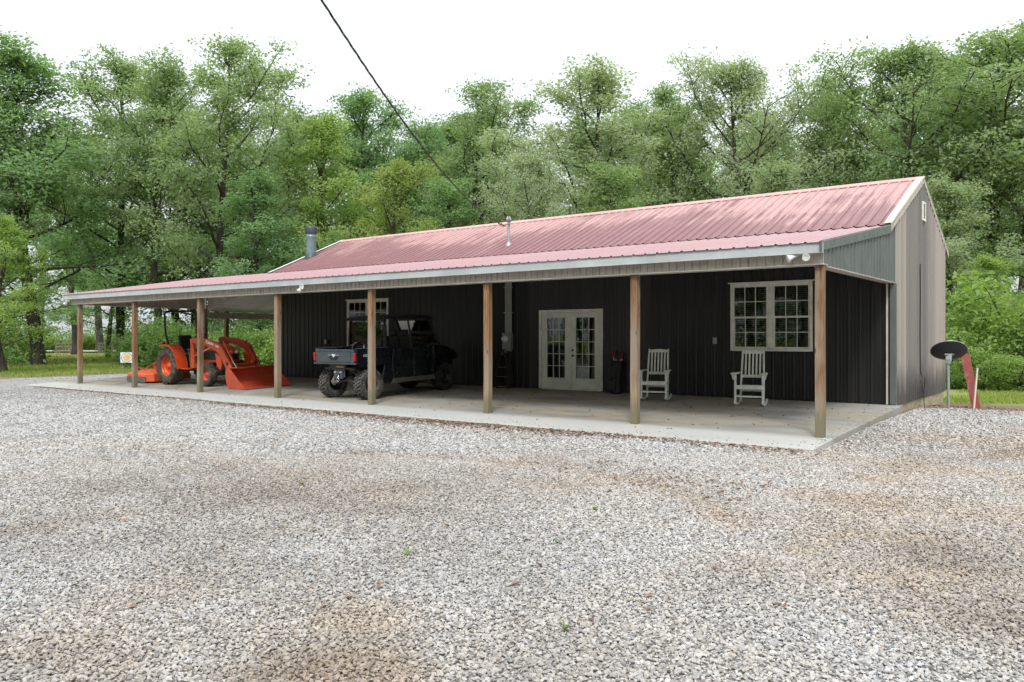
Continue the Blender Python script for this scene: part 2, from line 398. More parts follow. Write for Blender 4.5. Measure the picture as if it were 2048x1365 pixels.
# ------------------------------------------------------------------ mesh helpers
COL = SC.collection
class MB:
    """collects polygons for one mesh object"""
    def __init__(s): s.v, s.f, s.sm = [], [], []
    def add(s, vs, fs, smooth=False):
        o = len(s.v); s.v += [tuple(a) for a in vs]
        for q in fs: s.f.append([o + i for i in q]); s.sm.append(smooth)
        return s
    def box(s, c, d, rot=None):
        hx, hy, hz = d[0] / 2, d[1] / 2, d[2] / 2
        vs = [Vector((x, y, z)) for x in (-hx, hx) for y in (-hy, hy) for z in (-hz, hz)]
        if rot is not None: vs = [rot @ a for a in vs]
        c = Vector(c)
        return s.add([a + c for a in vs], [(0, 1, 3, 2), (4, 6, 7, 5), (0, 4, 5, 1), (2, 3, 7, 6), (0, 2, 6, 4), (1, 5, 7, 3)])
    def span(s, a, b):
        return s.box([(a[i] + b[i]) / 2 for i in range(3)], [abs(b[i] - a[i]) for i in range(3)])
    def bar(s, p, q, w, h, up=(0, 0, 1)):
        """rectangular bar from p to q"""
        p, q = Vector(p), Vector(q); d = (q - p); L = d.length; d.normalize()
        u = Vector(up); x = d.cross(u)
        if x.length < 1e-4: x = d.cross(Vector((1, 0, 0)))
        x.normalize(); z = x.cross(d)
        R = Matrix((x, d, z)).transposed()
        return s.box((p + q) / 2, (w, L, h), R)
    def tube(s, pts, r, n=8, cap=True, smooth=True):
        pts = [Vector(a) for a in pts]; m = len(pts)
        rs = r if isinstance(r, (list, tuple)) else [r] * m
        prev = None; rings = []
        for i in range(m):
            t = (pts[min(i + 1, m - 1)] - pts[max(i - 1, 0)]).normalized()
            if prev is None:
                x = t.orthogonal().normalized()
            else:
                x = (prev - t * prev.dot(t)); x = x.normalized() if x.length > 1e-6 else t.orthogonal().normalized()
            prev = x; y = t.cross(x)
            rings.append([pts[i] + (x * math.cos(a) + y * math.sin(a)) * rs[i] for a in [2 * math.pi * k / n for k in range(n)]])
        vs = [a for rg in rings for a in rg]; fs = []
        for i in range(m - 1):
            for k in range(n):
                k2 = (k + 1) % n; fs.append((i * n + k, i * n + k2, (i + 1) * n + k2, (i + 1) * n + k))
        s.add(vs, fs, smooth)
        if cap:
            s.add(rings[0], [tuple(range(n - 1, -1, -1))]); s.add(rings[-1], [tuple(range(n))])
        return s
    def lathe(s, prof, n=24, org=(0, 0, 0), axis='Z', smooth=True, arc=None):
        """prof: (radius, along axis)"""
        vs, fs = [], []; m = len(prof); org = Vector(org)
        for k in range(n):
            a = 2 * math.pi * k / n
            for r, h in prof:
                x, y = r * math.cos(a), r * math.sin(a)
                p = {'Z': (x, y, h), 'Y': (x, h, y), 'X': (h, x, y)}[axis]
                vs.append(org + Vector(p))
        for k in range(n):
            k2 = (k + 1) % n
            for i in range(m - 1): fs.append((k * m + i, k2 * m + i, k2 * m + i + 1, k * m + i + 1))
        return s.add(vs, fs, smooth)
    def prism(s, poly, ext, plane='XZ', at=0.0):
        """polygon in a plane, extruded by ext along the third axis starting from 'at'"""
        def P(a, b, c): return {'XZ': (a, c, b), 'YZ': (c, a, b), 'XY': (a, b, c)}[plane]
        n = len(poly)
        vs = [P(a, b, at) for a, b in poly] + [P(a, b, at + ext) for a, b in poly]
        fs = [tuple(range(n)), tuple(range(2 * n - 1, n - 1, -1))]
        for i in range(n):
            j = (i + 1) % n; fs.append((i, i + n, j + n, j))
        return s.add(vs, fs)
    def mesh(s, name, mat):
        me = bpy.data.meshes.new(name)
        me.from_pydata(s.v, [], s.f); me.update()
        bm = bmesh.new(); bm.from_mesh(me); bmesh.ops.recalc_face_normals(bm, faces=bm.faces); bm.to_mesh(me); bm.free()
        me.polygons.foreach_set('use_smooth', s.sm)
        me.materials.append(M[mat]); return me
    def build(s, name, mat, parent=None, bevel=0.0, loc=None, seg=1):
        return link(name, s.mesh(name, mat), parent, bevel, loc, seg)
def link(name, me, parent=None, bevel=0.0, loc=None, seg=1):
    o = bpy.data.objects.new(name, me); COL.objects.link(o)
    if parent is not None: o.parent = parent
    if loc is not None: o.location = loc
    if bevel:
        b = o.modifiers.new('bevel', 'BEVEL'); b.width = bevel; b.segments = seg; b.limit_method = 'ANGLE'; b.angle_limit = math.radians(40)
    return o
def tag(o, label, cat=None, group=None, kind=None):
    o['label'] = label
    if cat: o['category'] = cat
    if group: o['group'] = group
    if kind: o['kind'] = kind
    return o
def thing(name, label, cat, loc=(0, 0, 0), rot=(0, 0, 0), group=None):
    o = bpy.data.objects.new(name, None); COL.objects.link(o)
    o.location = loc; o.rotation_euler = rot; o.empty_display_size = .1
    return tag(o, label, cat, group)
def copy_tree(o, parent=None):
    c = o.copy(); COL.objects.link(c); c.parent = parent
    for ch in list(o.children): copy_tree(ch, c)
    return c
def np_mesh(name, verts, quads, mat, attrs=None, smooth=False):
    """fast mesh from numpy arrays; quads is (n, k)"""
    me = bpy.data.meshes.new(name); k = quads.shape[1]
    me.vertices.add(len(verts)); me.vertices.foreach_set('co', np.ascontiguousarray(verts, np.float32).ravel())
    me.loops.add(quads.size); me.loops.foreach_set('vertex_index', np.ascontiguousarray(quads, np.int32).ravel())
    me.polygons.add(len(quads)); me.polygons.foreach_set('loop_start', np.arange(0, quads.size, k, dtype=np.int32))
    me.polygons.foreach_set('use_smooth', np.full(len(quads), smooth))
    for an, dom, dat in (attrs or []):
        a = me.attributes.new(an, 'FLOAT', dom); a.data.foreach_set('value', np.ascontiguousarray(dat, np.float32).ravel())
    me.materials.append(M[mat]); me.update(calc_edges=True); me.validate()
    return me
def text_mesh(body, size, depth, mat, bold=0.0):
    """lettering as a mesh in the XZ plane, facing -Y"""
    cu = bpy.data.curves.new('lettering', 'FONT'); cu.body = body; cu.size = size; cu.extrude = depth; cu.offset = bold
    cu.align_x = 'CENTER'; cu.align_y = 'CENTER'
    ob = bpy.data.objects.new('lettering', cu); COL.objects.link(ob)
    bpy.context.view_layer.update()
    me = bpy.data.meshes.new_from_object(ob.evaluated_get(bpy.context.evaluated_depsgraph_get()))
    bpy.data.objects.remove(ob); bpy.data.curves.remove(cu)
    me.transform(Matrix.Rotation(math.pi / 2, 4, 'X'))
    me.materials.clear(); me.materials.append(M[mat]); return me

rng = np.random.default_rng(7)
random.seed(11)
def vnoise(x, y, s, seed=0):
    """smooth value noise in numpy"""
    g = np.random.default_rng(seed).random((64, 64))
    x = np.asarray(x) * s; y = np.asarray(y) * s
    xi = np.floor(x).astype(int); yi = np.floor(y).astype(int); fx = x - xi; fy = y - yi
    fx = fx * fx * (3 - 2 * fx); fy = fy * fy * (3 - 2 * fy)
    a = g[xi % 64, yi % 64]; b = g[(xi + 1) % 64, yi % 64]; c = g[xi % 64, (yi + 1) % 64]; d = g[(xi + 1) % 64, (yi + 1) % 64]
    return (a * (1 - fx) + b * fx) * (1 - fy) + (c * (1 - fx) + d * fx) * fy
def sstep(a, b, x):
    t = np.clip((np.asarray(x, float) - a) / (b - a), 0, 1); return t * t * (3 - 2 * t)

# ------------------------------------------------------------------ levels of the place
XR, XL, YW, YB = -3.64, -23.65, 17.70, 23.44      # house: right gable, left end, front wall, back wall
YR, ZR = 20.57, 5.07                              # ridge
YE, ZE = 17.25, 3.62                              # main eave (front)
YPF = 12.62                                       # porch eave
YP = 12.85                                        # posts
XPL = -28.72                                      # left end of the porch roof
def slab_z(y):
    return -.036 * (YW - y) if y > 12.85 else -.1746 - .055 * (12.85 - y)
def main_roof_z(y): return ZR - (ZR - ZE) / (YR - YE) * abs(y - YR)
def porch_roof_z(y): return 2.83 + .165 * (y - 12.6)
SLAB_X0, SLAB_X1, SLAB_Y0 = -29.7, -3.50, 11.80
GZ = -.285
def ground_z(x, y):  # also ruts where wheels run
    """gravel level: nearly flat, banked up beside the slab and the foundation"""
    x = np.asarray(x, float); y = np.asarray(y, float)
    z = GZ + .035 * (vnoise(x, y, .35, 3) - .5) + .012 * (vnoise(x, y, 1.6, 5) - .5)
    bank = sstep(-3.52, -3.35, x) * sstep(1.2, -3.2, x) * sstep(11.3, 13.5, y) * sstep(22.5, 18.5, y)
    tgt = np.where(y > 12.85, -.036 * (YW - y), -.1746 - .055 * (12.85 - y)) - .015
    tgt = np.minimum(tgt, -.12)
    z = z + bank * (tgt - GZ) * .95 - .022 * track_f(x, y)
    front = sstep(SLAB_Y0 - 1.6, SLAB_Y0 - .05, y) * sstep(SLAB_Y0 + .6, SLAB_Y0, y) * (x < -3.4)
    return z + front * .018
TAN = [(1950, 1030, 2.4, .9), (1850, 960, 2.2, .65), (1990, 1180, 1.1, .95), (1760, 930, 2.0, .6), (1640, 1010, 1.5, .45), (1700, 1180, .8, .5),
       (1550, 1130, .7, .45), (690, 1250, .5, 1.0), (640, 1330, .6, 1.0), (560, 1250, .6, .7), (760, 1350, .35, .8), (60, 1280, .7, .8), (180, 1340, .5, .6), (420, 1260, .5, .5), (330, 1180, .7, .45),
       (900, 985, 1.4, .3), (650, 960, 2.2, .5), (480, 1010, 1.6, .35), (1240, 965, 1.2, .45), (1080, 925, 1.3, .5), (1330, 985, .8, .5), (1120, 1000, .8, .3),
       (120, 960, 2.5, .35), (1990, 905, 2.5, .45)]
TRACKS = [([(700, 905), (900, 915), (1080, 928), (1250, 955), (1400, 1000), (1480, 1060)], .28, .75), ([(880, 945), (1060, 962), (1200, 990), (1330, 1050)], .22, .45),
          ([(1480, 1010), (1680, 965), (1880, 930), (2060, 908)], .35, .7), ([(1600, 1100), (1800, 1030), (2060, 975)], .30, .8), ([(0, 905), (250, 925), (480, 960), (640, 1010)], .30, .45)]
def track_f(x, y):
    t = np.zeros_like(np.asarray(x, float))
    for pts, w, s in TRACKS:
        q = [at_Z(a, b, GZ) for a, b in pts]
        for (ax, ay), (bx, by) in zip(q[:-1], q[1:]):
            u = np.clip(((x - ax) * (bx - ax) + (y - ay) * (by - ay)) / ((bx - ax) ** 2 + (by - ay) ** 2), 0, 1)
            dd = (x - ax - u * (bx - ax)) ** 2 + (y - ay - u * (by - ay)) ** 2
            t = np.maximum(t, s * np.exp(-dd / (w * w)))
    return t
def tan_f(x, y):
    x = np.asarray(x, float); y = np.asarray(y, float); t = np.zeros_like(x)
    for px, py, r, s in TAN:
        cx, cy = at_Z(px, py, GZ)
        t = np.maximum(t, s * np.exp(-((x - cx) ** 2 + (y - cy) ** 2) / (r * r)))
    t = np.maximum(t, track_f(x, y)) * (.45 + 1.0 * vnoise(x, y, 1.4, 9)) + .28 * sstep(.62, .85, vnoise(x, y, .8, 17))
    return np.clip(t, 0, 1)
DAMP = [(560, 985, 2.6, .75), (430, 1000, 1.8, .5), (90, 1060, 1.5, .7), (230, 1020, 1.6, .45), (700, 960, 1.6, .45), (640, 1330, .45, .75), (90, 1330, .5, .5), (1960, 1100, .9, .5), (2000, 1230, .6, .7), (1150, 925, .9, .4), (1480, 1170, .5, .4), (1000, 1180, .4, .25), (1330, 960, .8, .35)]
def damp_f(x, y):
    x = np.asarray(x, float); y = np.asarray(y, float); t = np.zeros_like(x)
    for px, py, r, s in DAMP:
        cx, cy = at_Z(px, py, GZ)
        t = np.maximum(t, s * np.exp(-((x - cx) ** 2 + (y - cy) ** 2) / (r * r)))
    return np.clip(t * (.5 + 1.0 * vnoise(x, y, 1.7, 29)) + .35 * sstep(.6, .9, vnoise(x, y, .9, 33)), 0, 1)
def edge_f(x, y):
    """1 beyond the gravel yard, 0 well inside it"""
    x = np.asarray(x, float); y = np.asarray(y, float)
    left = sstep(-34.0, -37.6, x + (y - 13) * .12)
    right = sstep(18.2, 19.7, y - (x + 2.9) * 1.1) * sstep(-4.6, -3.8, x)
    back = sstep(17.0, 19.5, y) * sstep(-30.2, -31.5, x) * .0
    return np.clip(np.maximum(np.maximum(left, right), back), 0, 1)

# ------------------------------------------------------------------ ground
def grid(x0, x1, y0, y1, s, zf):
    xs = np.arange(x0, x1 + s / 2, s); ys = np.arange(y0, y1 + s / 2, s)
    X, Y = np.meshgrid(xs, ys, indexing='ij'); V = np.stack([X.ravel(), Y.ravel(), zf(X, Y).ravel()], 1)
    n, m = len(xs), len(ys); i = np.arange(n - 1)[:, None] * m + np.arange(m - 1)[None, :]
    return V, np.stack([i, i + m, i + m + 1, i + 1], -1).reshape(-1, 4)
# land: a fine inner sheet and a wide skirt in one mesh
def land_z(X, Y):
    d = np.hypot(X + 10, Y - 10)
    return -.34 + .10 * (vnoise(X + 200, Y + 200, .12, 21) - .5) + .25 * sstep(45, 90, d) * (vnoise(X + 300, Y + 300, .03, 8))
V, Q = grid(-120, 90, -70, 150, 2.0, land_z)
n0 = len(V)
rim = []
for k, (x, y) in enumerate([(-120, -70), (90, -70), (90, 150), (-120, 150)]): rim.append((x, y, float(land_z(np.array(x), np.array(y))) - .02))
out = [(-900, -900, -.6), (900, -900, -.6), (900, 900, -.6), (-900, 900, -.6)]
V = np.vstack([V, np.array(rim), np.array(out)])
Q = np.vstack([Q, np.array([[n0 + k, n0 + (k + 1) % 4, n0 + 4 + (k + 1) % 4, n0 + 4 + k] for k in range(4)])])
me = np_mesh('ground', V, Q, 'ground_grass', [('edge', 'POINT', sstep(1.0, .2, edge_f(V[:, 0], V[:, 1])) * .0 +
     np.exp(-((V[:, 0] + 38) / 2.5) ** 2) * (V[:, 1] > 5) * (V[:, 1] < 40) * .8 +
     np.exp(-(((V[:, 0] + 2.2) / 3) ** 2 + ((V[:, 1] - 20.3) / 1.6) ** 2)) * 1.0)], True)
tag(link('ground', me), 'grass and bare earth around the gravel yard', kind='structure')
V, Q = grid(-40, 14, -12, 23, .2, lambda X, Y: ground_z(X, Y) - .010 - .05 * sstep(.75, 1.0, edge_f(X, Y)) * (X < -20))
me = np_mesh('gravel_yard', V, Q, 'gravel_bed', [('tan', 'POINT', tan_f(V[:, 0], V[:, 1])), ('damp', 'POINT', damp_f(V[:, 0], V[:, 1])), ('edge', 'POINT', edge_f(V[:, 0], V[:, 1]))], True)
tag(link('gravel_yard', me), 'pale grey gravel yard in front of the barn', kind='structure')

# loose stones on the yard: one scattered mass, stones made inside the node tree
def stones():
    P, S = [], []
    for d0, d1, cell, size in ((2.9, 6.5, .0204, .0093), (6.5, 11.5, .0242, .0105), (11.5, 28.0, .039, .0142)):
        x0, x1 = at_d(PCX - PF * .84, d1)[0] - .5, max(at_d(PCX + PF * 1.0, d0)[0], at_d(PCX + PF * 1.0, d1)[0]) + 2.2
        xs = np.arange(x0, x1, cell); ys = np.arange(0, 22, cell)
        X, Y = np.meshgrid(xs, ys, indexing='ij'); X = X.ravel() + rng.uniform(-.55, .55, X.size) * cell; Y = Y.ravel() + rng.uniform(-.55, .55, Y.size) * cell
        D = X * FX + Y * FY; L = X * RX + Y * RY
        k = (D > d0) & (D < d1) & (L > -.80 * D - .4) & (L < .86 * D + 2.2 * np.minimum(1, D / 4))
        k &= ~((X < SLAB_X1 + .02) & (X > SLAB_X0) & (Y > SLAB_Y0 - .02)) & (edge_f(X, Y) < .45 + .3 * rng.random(len(X)))
        k &= ~((X < XR + .12) & (Y > SLAB_Y0)) & (rng.random(len(X)) > sstep(14.0, 27.5, D) * .97)
        X, Y = X[k], Y[k]
        P.append(np.stack([X, Y, ground_z(X, Y) - size * .2 + size * .9 * rng.random(len(X)) ** 2], 1)); S.append(size * np.clip(rng.lognormal(0, .36, len(X)), .45, 1.9))
    n = 420                                          # a few stones kicked up onto the slab
    x = rng.uniform(SLAB_X0 + .5, SLAB_X1 - .05, n); y = SLAB_Y0 + .03 + np.abs(rng.normal(0, .22, n))
    m_ = 160; x = np.append(x, SLAB_X1 - .03 - np.abs(rng.normal(0, .15, m_))); y = np.append(y, rng.uniform(SLAB_Y0 + .1, 17.2, m_))
    P.append(np.stack([x, y, np.array([slab_z(v) for v in y]) + .006], 1)); S.append(rng.uniform(.006, .013, len(x)))
    return np.vstack(P), np.concatenate(S)
P, S = stones()
me = bpy.data.meshes.new('gravel')
me.vertices.add(len(P)); me.vertices.foreach_set('co', P.astype(np.float32).ravel())
for an, dat in (('scl', S), ('tan', tan_f(P[:, 0], P[:, 1])), ('damp', damp_f(P[:, 0], P[:, 1])), ('rx', rng.uniform(-.5, .5, len(P))), ('ry', rng.uniform(-.5, .5, len(P))), ('rz', rng.uniform(0, 6.28, len(P)))):
    a = me.attributes.new(an, 'FLOAT', 'POINT'); a.data.foreach_set('value', dat.astype(np.float32))
me.materials.append(M['gravel_stone'])
gravel = tag(link('gravel', me), 'loose crushed grey and tan gravel stones', kind='stuff')
ng = bpy.data.node_groups.new('gravel_scatter', 'GeometryNodeTree')
ng.interface.new_socket('Geometry', in_out='INPUT', socket_type='NodeSocketGeometry')
ng.interface.new_socket('Geometry', in_out='OUTPUT', socket_type='NodeSocketGeometry')
N, L = ng.nodes, ng.links
gi, go = N.new('NodeGroupInput'), N.new('NodeGroupOutput')
join = N.new('GeometryNodeGeometryToInstance')
for k in range(5):
    ico = N.new('GeometryNodeMeshIcoSphere'); ico.inputs['Radius'].default_value = 1.0; ico.inputs['Subdivisions'].default_value = 2
    sp = N.new('GeometryNodeSetPosition')
    nz = N.new('ShaderNodeTexNoise'); nz.noise_dimensions = '4D'; nz.inputs['W'].default_value = 3.7 * k + 1; nz.inputs['Scale'].default_value = .85; nz.inputs['Detail'].default_value = 2
    pos = N.new('GeometryNodeInputPosition'); L.new(pos.outputs[0], nz.inputs['Vector'])
    sub = N.new('ShaderNodeVectorMath'); sub.operation = 'SUBTRACT'; L.new(nz.outputs['Color'], sub.inputs[0]); sub.inputs[1].default_value = (.5, .5, .5)
    sca = N.new('ShaderNodeVectorMath'); sca.operation = 'SCALE'; L.new(sub.outputs[0], sca.inputs[0]); sca.inputs['Scale'].default_value = 1.9
    L.new(ico.outputs['Mesh'], sp.inputs['Geometry']); L.new(sca.outputs[0], sp.inputs['Offset'])
    tf = N.new('GeometryNodeTransform'); L.new(sp.outputs[0], tf.inputs['Geometry'])
    tf.inputs['Scale'].default_value = [(1.25, .85, .55), (1.0, 1.0, .7), (1.4, .8, .65), (1.1, .95, .45), (.95, .8, .8)][k]
    sm = N.new('GeometryNodeSetMaterial'); sm.inputs['Material'].default_value = M['gravel_stone']; L.new(tf.outputs[0], sm.inputs['Geometry'])
    L.new(sm.outputs[0], join.inputs[0])
iop = N.new('GeometryNodeInstanceOnPoints'); iop.inputs['Pick Instance'].default_value = True
L.new(gi.outputs[0], iop.inputs['Points']); L.new(join.outputs[0], iop.inputs['Instance'])
ri = N.new('FunctionNodeRandomValue'); ri.data_type = 'INT'
for s_ in ri.inputs:
    if s_.type == 'INT' and s_.name == 'Max': s_.default_value = 4
L.new([o for o in ri.outputs if o.type == 'INT'][0], iop.inputs['Instance Index'])
def named(n):
    a = N.new('GeometryNodeInputNamedAttribute'); a.data_type = 'FLOAT'; a.inputs['Name'].default_value = n; return a.outputs['Attribute']
cx = N.new('ShaderNodeCombineXYZ')
for k, nme in enumerate(('rx', 'ry', 'rz')): L.new(named(nme), cx.inputs[k])
L.new(cx.outputs[0], iop.inputs['Rotation']); L.new(named('scl'), iop.inputs['Scale'])
L.new(iop.outputs[0], go.inputs[0])
gravel.modifiers.new('scatter', 'NODES').node_group = ng

# ------------------------------------------------------------------ slab
mb = MB()
prof = [(YW + .02, 0), (15.2, slab_z(15.2)), (12.85, slab_z(12.85)), (SLAB_Y0 + .012, slab_z(SLAB_Y0)), (SLAB_Y0, slab_z(SLAB_Y0) - .012), (SLAB_Y0, -.5), (YW + .02, -.5)]
mb.prism(prof, SLAB_X1 - SLAB_X0, 'YZ', SLAB_X0)
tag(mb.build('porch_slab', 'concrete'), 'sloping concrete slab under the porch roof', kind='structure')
mb = MB(); mb.span((-29.7, YW + .03, -.45), (XL - .05, 23.6, -.01))
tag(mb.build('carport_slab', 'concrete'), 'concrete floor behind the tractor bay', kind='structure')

# ------------------------------------------------------------------ the barn house
HO = Vector((-13.6, 17.7, 0.0))
house = thing('barn_house', 'long dark steel barn house with faded red roof and post-supported porch', 'house', HO)
HL = tuple(-HO)                                   # parts are written in world coordinates
def hb(mb, name, mat, bevel=0.0): return mb.build(name, mat, house, bevel, HL)
PITCH = .2286
RIB = [(0, 0), (.016, .019), (.040, .019), (.056, 0), (.098, 0), (.104, .0035), (.120, .0035), (.126, 0), (.168, 0), (.174, .0035), (.190, .0035), (.196, 0)]
def rib_breaks(u0, u1, extra=()):
    pts = []
    for k in range(int(math.floor(u0 / PITCH)) - 1, int(math.ceil(u1 / PITCH)) + 1):
        pts += [(k * PITCH + a, h) for a, h in RIB]
    us = np.array([a for a, _ in pts]); hs_ = np.array([h for _, h in pts])
    want = sorted({u0, u1, *[e for e in extra if u0 < e < u1], *[a for a in us if u0 < a < u1]})
    return [(u, float(np.interp(u, us, hs_))) for u in want]
def sheet(mp, u0, u1, vlo, vhi, holes=()):
    """ribbed steel sheet; mp(u, v, h) -> point; vlo/vhi functions of u; holes (u0,u1,v0,v1)"""
    mb = MB(); ex = [e for h in holes for e in h[:2]]
    br = rib_breaks(u0, u1, ex)
    for (a, ha), (b, hb_) in zip(br[:-1], br[1:]):
        mid = (a + b) / 2; spans = [(None, None)]
        cut = sorted((h[2], h[3]) for h in holes if h[0] < mid < h[1])
        lo = None; segs = []
        for c0, c1 in cut: segs.append((lo, c0)); lo = c1
        segs.append((lo, None))
        for s0, s1 in segs:
            va0, vb0 = (vlo(a), vlo(b)) if s0 is None else (s0, s0)
            va1, vb1 = (vhi(a), vhi(b)) if s1 is None else (s1, s1)
            if va1 - va0 < 1e-4 and vb1 - vb0 < 1e-4: continue
            mb.add([mp(a, va0, ha), mp(b, vb0, hb_), mp(b, vb1, hb_), mp(a, va1, ha)], [(0, 1, 2, 3)])
    # keep the winding instead of recalculating: open sheets
    return mb
def open_mesh(mb, name, mat, flip=False):
    me = bpy.data.meshes.new(name); me.from_pydata(mb.v, [], [f[::-1] for f in mb.f] if flip else mb.f); me.materials.append(M[mat]); me.update(); return me
def panels(name, mat_f, mp, u0, u1, vlo, vhi, holes=(), width=4 * PITCH, flip=False):
    out = []; k0 = math.floor(u0 / width + 1e-6); u = u0
    while u < u1 - .02:
        e = min(u1, (math.floor(u / width + 1e-6) + 1) * width)
        hl = [h for h in holes if h[0] < e and h[1] > u]
        mid = (u + e) / 2; dz = .0025 * ((len(out) % 2))
        full = [h for h in hl if h[0] <= u and h[1] >= e + .012 and h[2] > 0]
        rng_ = [(vlo, vhi, hl)] if not full else [(vlo, lambda q, z=full[0][2]: z, []), (lambda q, z=full[0][3]: z, vhi, [])]
        for lo_, hi_, hh in rng_:
            me = open_mesh(sheet(lambda a, b, c: mp(a, b, c + dz), u, e + .012, lo_, hi_, hh), name, mat_f(mid), flip)
            out.append(link(name, me, house, 0, HL))
        u = e
    return out

# openings in the front wall (x0, x1, z0, z1)
WIN_R = (-7.10, -5.27, 1.075, 2.60); WIN_L = (-20.13, -18.22, 1.075, 2.59); DOOR = (-12.46, -10.48, 0.015, 2.11)
ins = lambda r: (r[0] + .03, r[1] - .03, r[2] + .03, r[3] - .03)
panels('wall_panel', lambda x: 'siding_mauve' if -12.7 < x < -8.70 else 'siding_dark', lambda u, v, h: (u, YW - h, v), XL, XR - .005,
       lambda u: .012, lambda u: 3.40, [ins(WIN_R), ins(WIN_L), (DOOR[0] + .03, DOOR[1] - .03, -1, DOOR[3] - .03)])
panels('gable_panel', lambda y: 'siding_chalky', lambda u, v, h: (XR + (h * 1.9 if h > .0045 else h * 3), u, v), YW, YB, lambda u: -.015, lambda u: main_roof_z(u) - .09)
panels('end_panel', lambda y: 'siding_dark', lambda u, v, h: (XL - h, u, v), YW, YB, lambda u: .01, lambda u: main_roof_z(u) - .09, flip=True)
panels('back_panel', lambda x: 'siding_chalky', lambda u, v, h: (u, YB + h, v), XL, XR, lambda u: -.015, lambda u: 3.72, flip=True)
# floor, foundation
mb = MB(); mb.span((XL + .02, YW + .03, -.4), (XR - .06, YB - .03, -.004)); hb(mb, 'interior_floor', 'interior')
for k in range(2):
    z0, z1 = (-.20, -.018) if k == 0 else (-.42, -.205)
    y = YW + .02
    while y < YB - .1:
        e = min(y + .405, YB)
        mb = MB(); mb.span((XR - .2, y + .003, z0), (XR - .012 - .004 * (k == 1) , e - .003, z1)); hb(mb, 'foundation_block', 'foundation_block', .004); y = e
# roof sheets
slope_m = math.atan2(ZR - ZE, YR - YE); cm, sm_ = math.cos(slope_m), math.sin(slope_m)
Lm = (YR - YE) / cm
panels('roof_panel', lambda x: 'roof_red', lambda u, v, h: (u, YE + v * cm - 1.5 * h * sm_, ZE + v * sm_ + 1.5 * h * cm), XL - .12, XR + .03, lambda u: 0.0, lambda u: Lm - .02)
Lb = Lm
panels('roof_panel', lambda x: 'roof_red', lambda u, v, h: (u, 2 * YR - (YE + v * cm - h * sm_), ZE + v * sm_ + h * cm), XL - .12, XR + .03, lambda u: 0.0, lambda u: Lm - .02, flip=True)
slope_p = math.atan(.165); cp, sp_ = math.cos(slope_p), math.sin(slope_p)
PY0 = YPF - .05; Lp = (17.66 - PY0) / cp
panels('porch_roof_panel', lambda x: 'porch_roof_red', lambda u, v, h: (u, PY0 + v * cp - h * sp_, porch_roof_z(PY0) + v * sp_ + h * cp), XPL, XR + .02, lambda u: 0.0, lambda u: Lp)
# deck boards under the sheets close the eave and give the roof its thickness
mb = MB(); mb.prism([(YE + .06, ZE - .005), (YR, ZR - .03), (2 * YR - YE - .06, ZE - .005), (2 * YR - YE - .06, ZE - .10), (YR, ZR - .13), (YE + .06, ZE - .10)], (XR - .01) - (XL - .08), 'YZ', XL - .08); hb(mb, 'roof_deck', 'interior')
mb = MB(); mb.prism([(PY0 + .07, porch_roof_z(PY0 + .07) - .012), (YW - .002, porch_roof_z(YW) - .012), (YW - .002, porch_roof_z(YW) - .16), (PY0 + .07, porch_roof_z(PY0 + .07) - .10)], (XR - .03) - (XPL + .05), 'YZ', XPL + .05); hb(mb, 'porch_ceiling', 'soffit')
# ridge cap in lengths
u = XL - .13
while u < XR:
    e = min(u + 3.05, XR + .045)
    mb = MB(); hh = .022
    for s in (-1, 1):
        y1 = YR + s * .19; z1 = main_roof_z(YR + .19) + hh + .012
        mb.add([(u, YR, ZR + hh + .022), (e + .01, YR, ZR + hh + .022), (e + .01, y1, z1), (u, y1, z1), (u, y1, z1 - .018), (e + .01, y1, z1 - .018)], [(0, 1, 2, 3), (3, 2, 5, 4)])
    hb(mb, 'ridge_cap', 'ridge_red'); u = e
# rake trims of the main roof (two slopes, both ends)
for X, sgn in ((XR + .035, 1), (XL - .12, -1)):
    for s in (-1, 1):
        mb = MB(); y0, y1 = (YE - .02, YR) if s < 0 else (2 * YR - YE + .03, YR)
        n = Vector((0, 0, 1))
        p0, p1 = Vector((X, y0, main_roof_z(y0) + .042)), Vector((X, y1, main_roof_z(y1) + .042))
        w = Vector((-sgn * .15, 0, 0)); d = Vector((0, 0, -.165)); o = Vector((sgn * .012, 0, 0))
        mb.add([p0, p1, p1 + w, p0 + w], [(0, 1, 2, 3)])
        mb.add([p0, p1, p1 + d, p0 + d, p0 - o, p1 - o, p1 + d - o, p0 + d - o], [(0, 1, 2, 3), (4, 7, 6, 5), (3, 2, 6, 7), (0, 3, 7, 4), (1, 5, 6, 2)])
        hb(mb, 'rake_trim', 'trim_cream' if sgn > 0 else 'white_paint')
# slate rake trim, siding and underside of the porch's right end; the same on the left end
for X, sgn in ((XR + .028, 1), (XPL, -1)):
    mb = MB(); y0, y1 = YPF - .06, 17.28
    mb.prism([(y0, porch_roof_z(y0) + .026), (y1, porch_roof_z(y1) + .026), (y1, porch_roof_z(y1) - .15), (y0, porch_roof_z(y0) - .13)], .028, 'YZ', X - (.028 if sgn > 0 else 0))
    hb(mb, 'porch_rake_trim', 'slate_trim' if sgn > 0 else 'fascia_white')
XS = XR - .012
panels('porch_end_panel', lambda y: 'slate_siding', lambda u, v, h: (XS + h, u, v), 12.74, YW - .004, lambda u: 2.50, lambda u: porch_roof_z(u) - .08)
mb = MB(); mb.span((XR - .20, 12.97, 2.478), (XR - .002, YW - .01, 2.497)); hb(mb, 'end_soffit', 'beam_tan')
mb = MB(); mb.span((XR - .20, 12.97, 2.50), (XR - .185, YW - .01, 2.76)); hb(mb, 'end_beam', 'beam_tan')
panels('porch_end_panel', lambda y: 'beam_tan', lambda u, v, h: (-28.30 + h, u, v), 12.98, 17.68, lambda u: 2.50, lambda u: porch_roof_z(u) - .10, width=PITCH * 4)
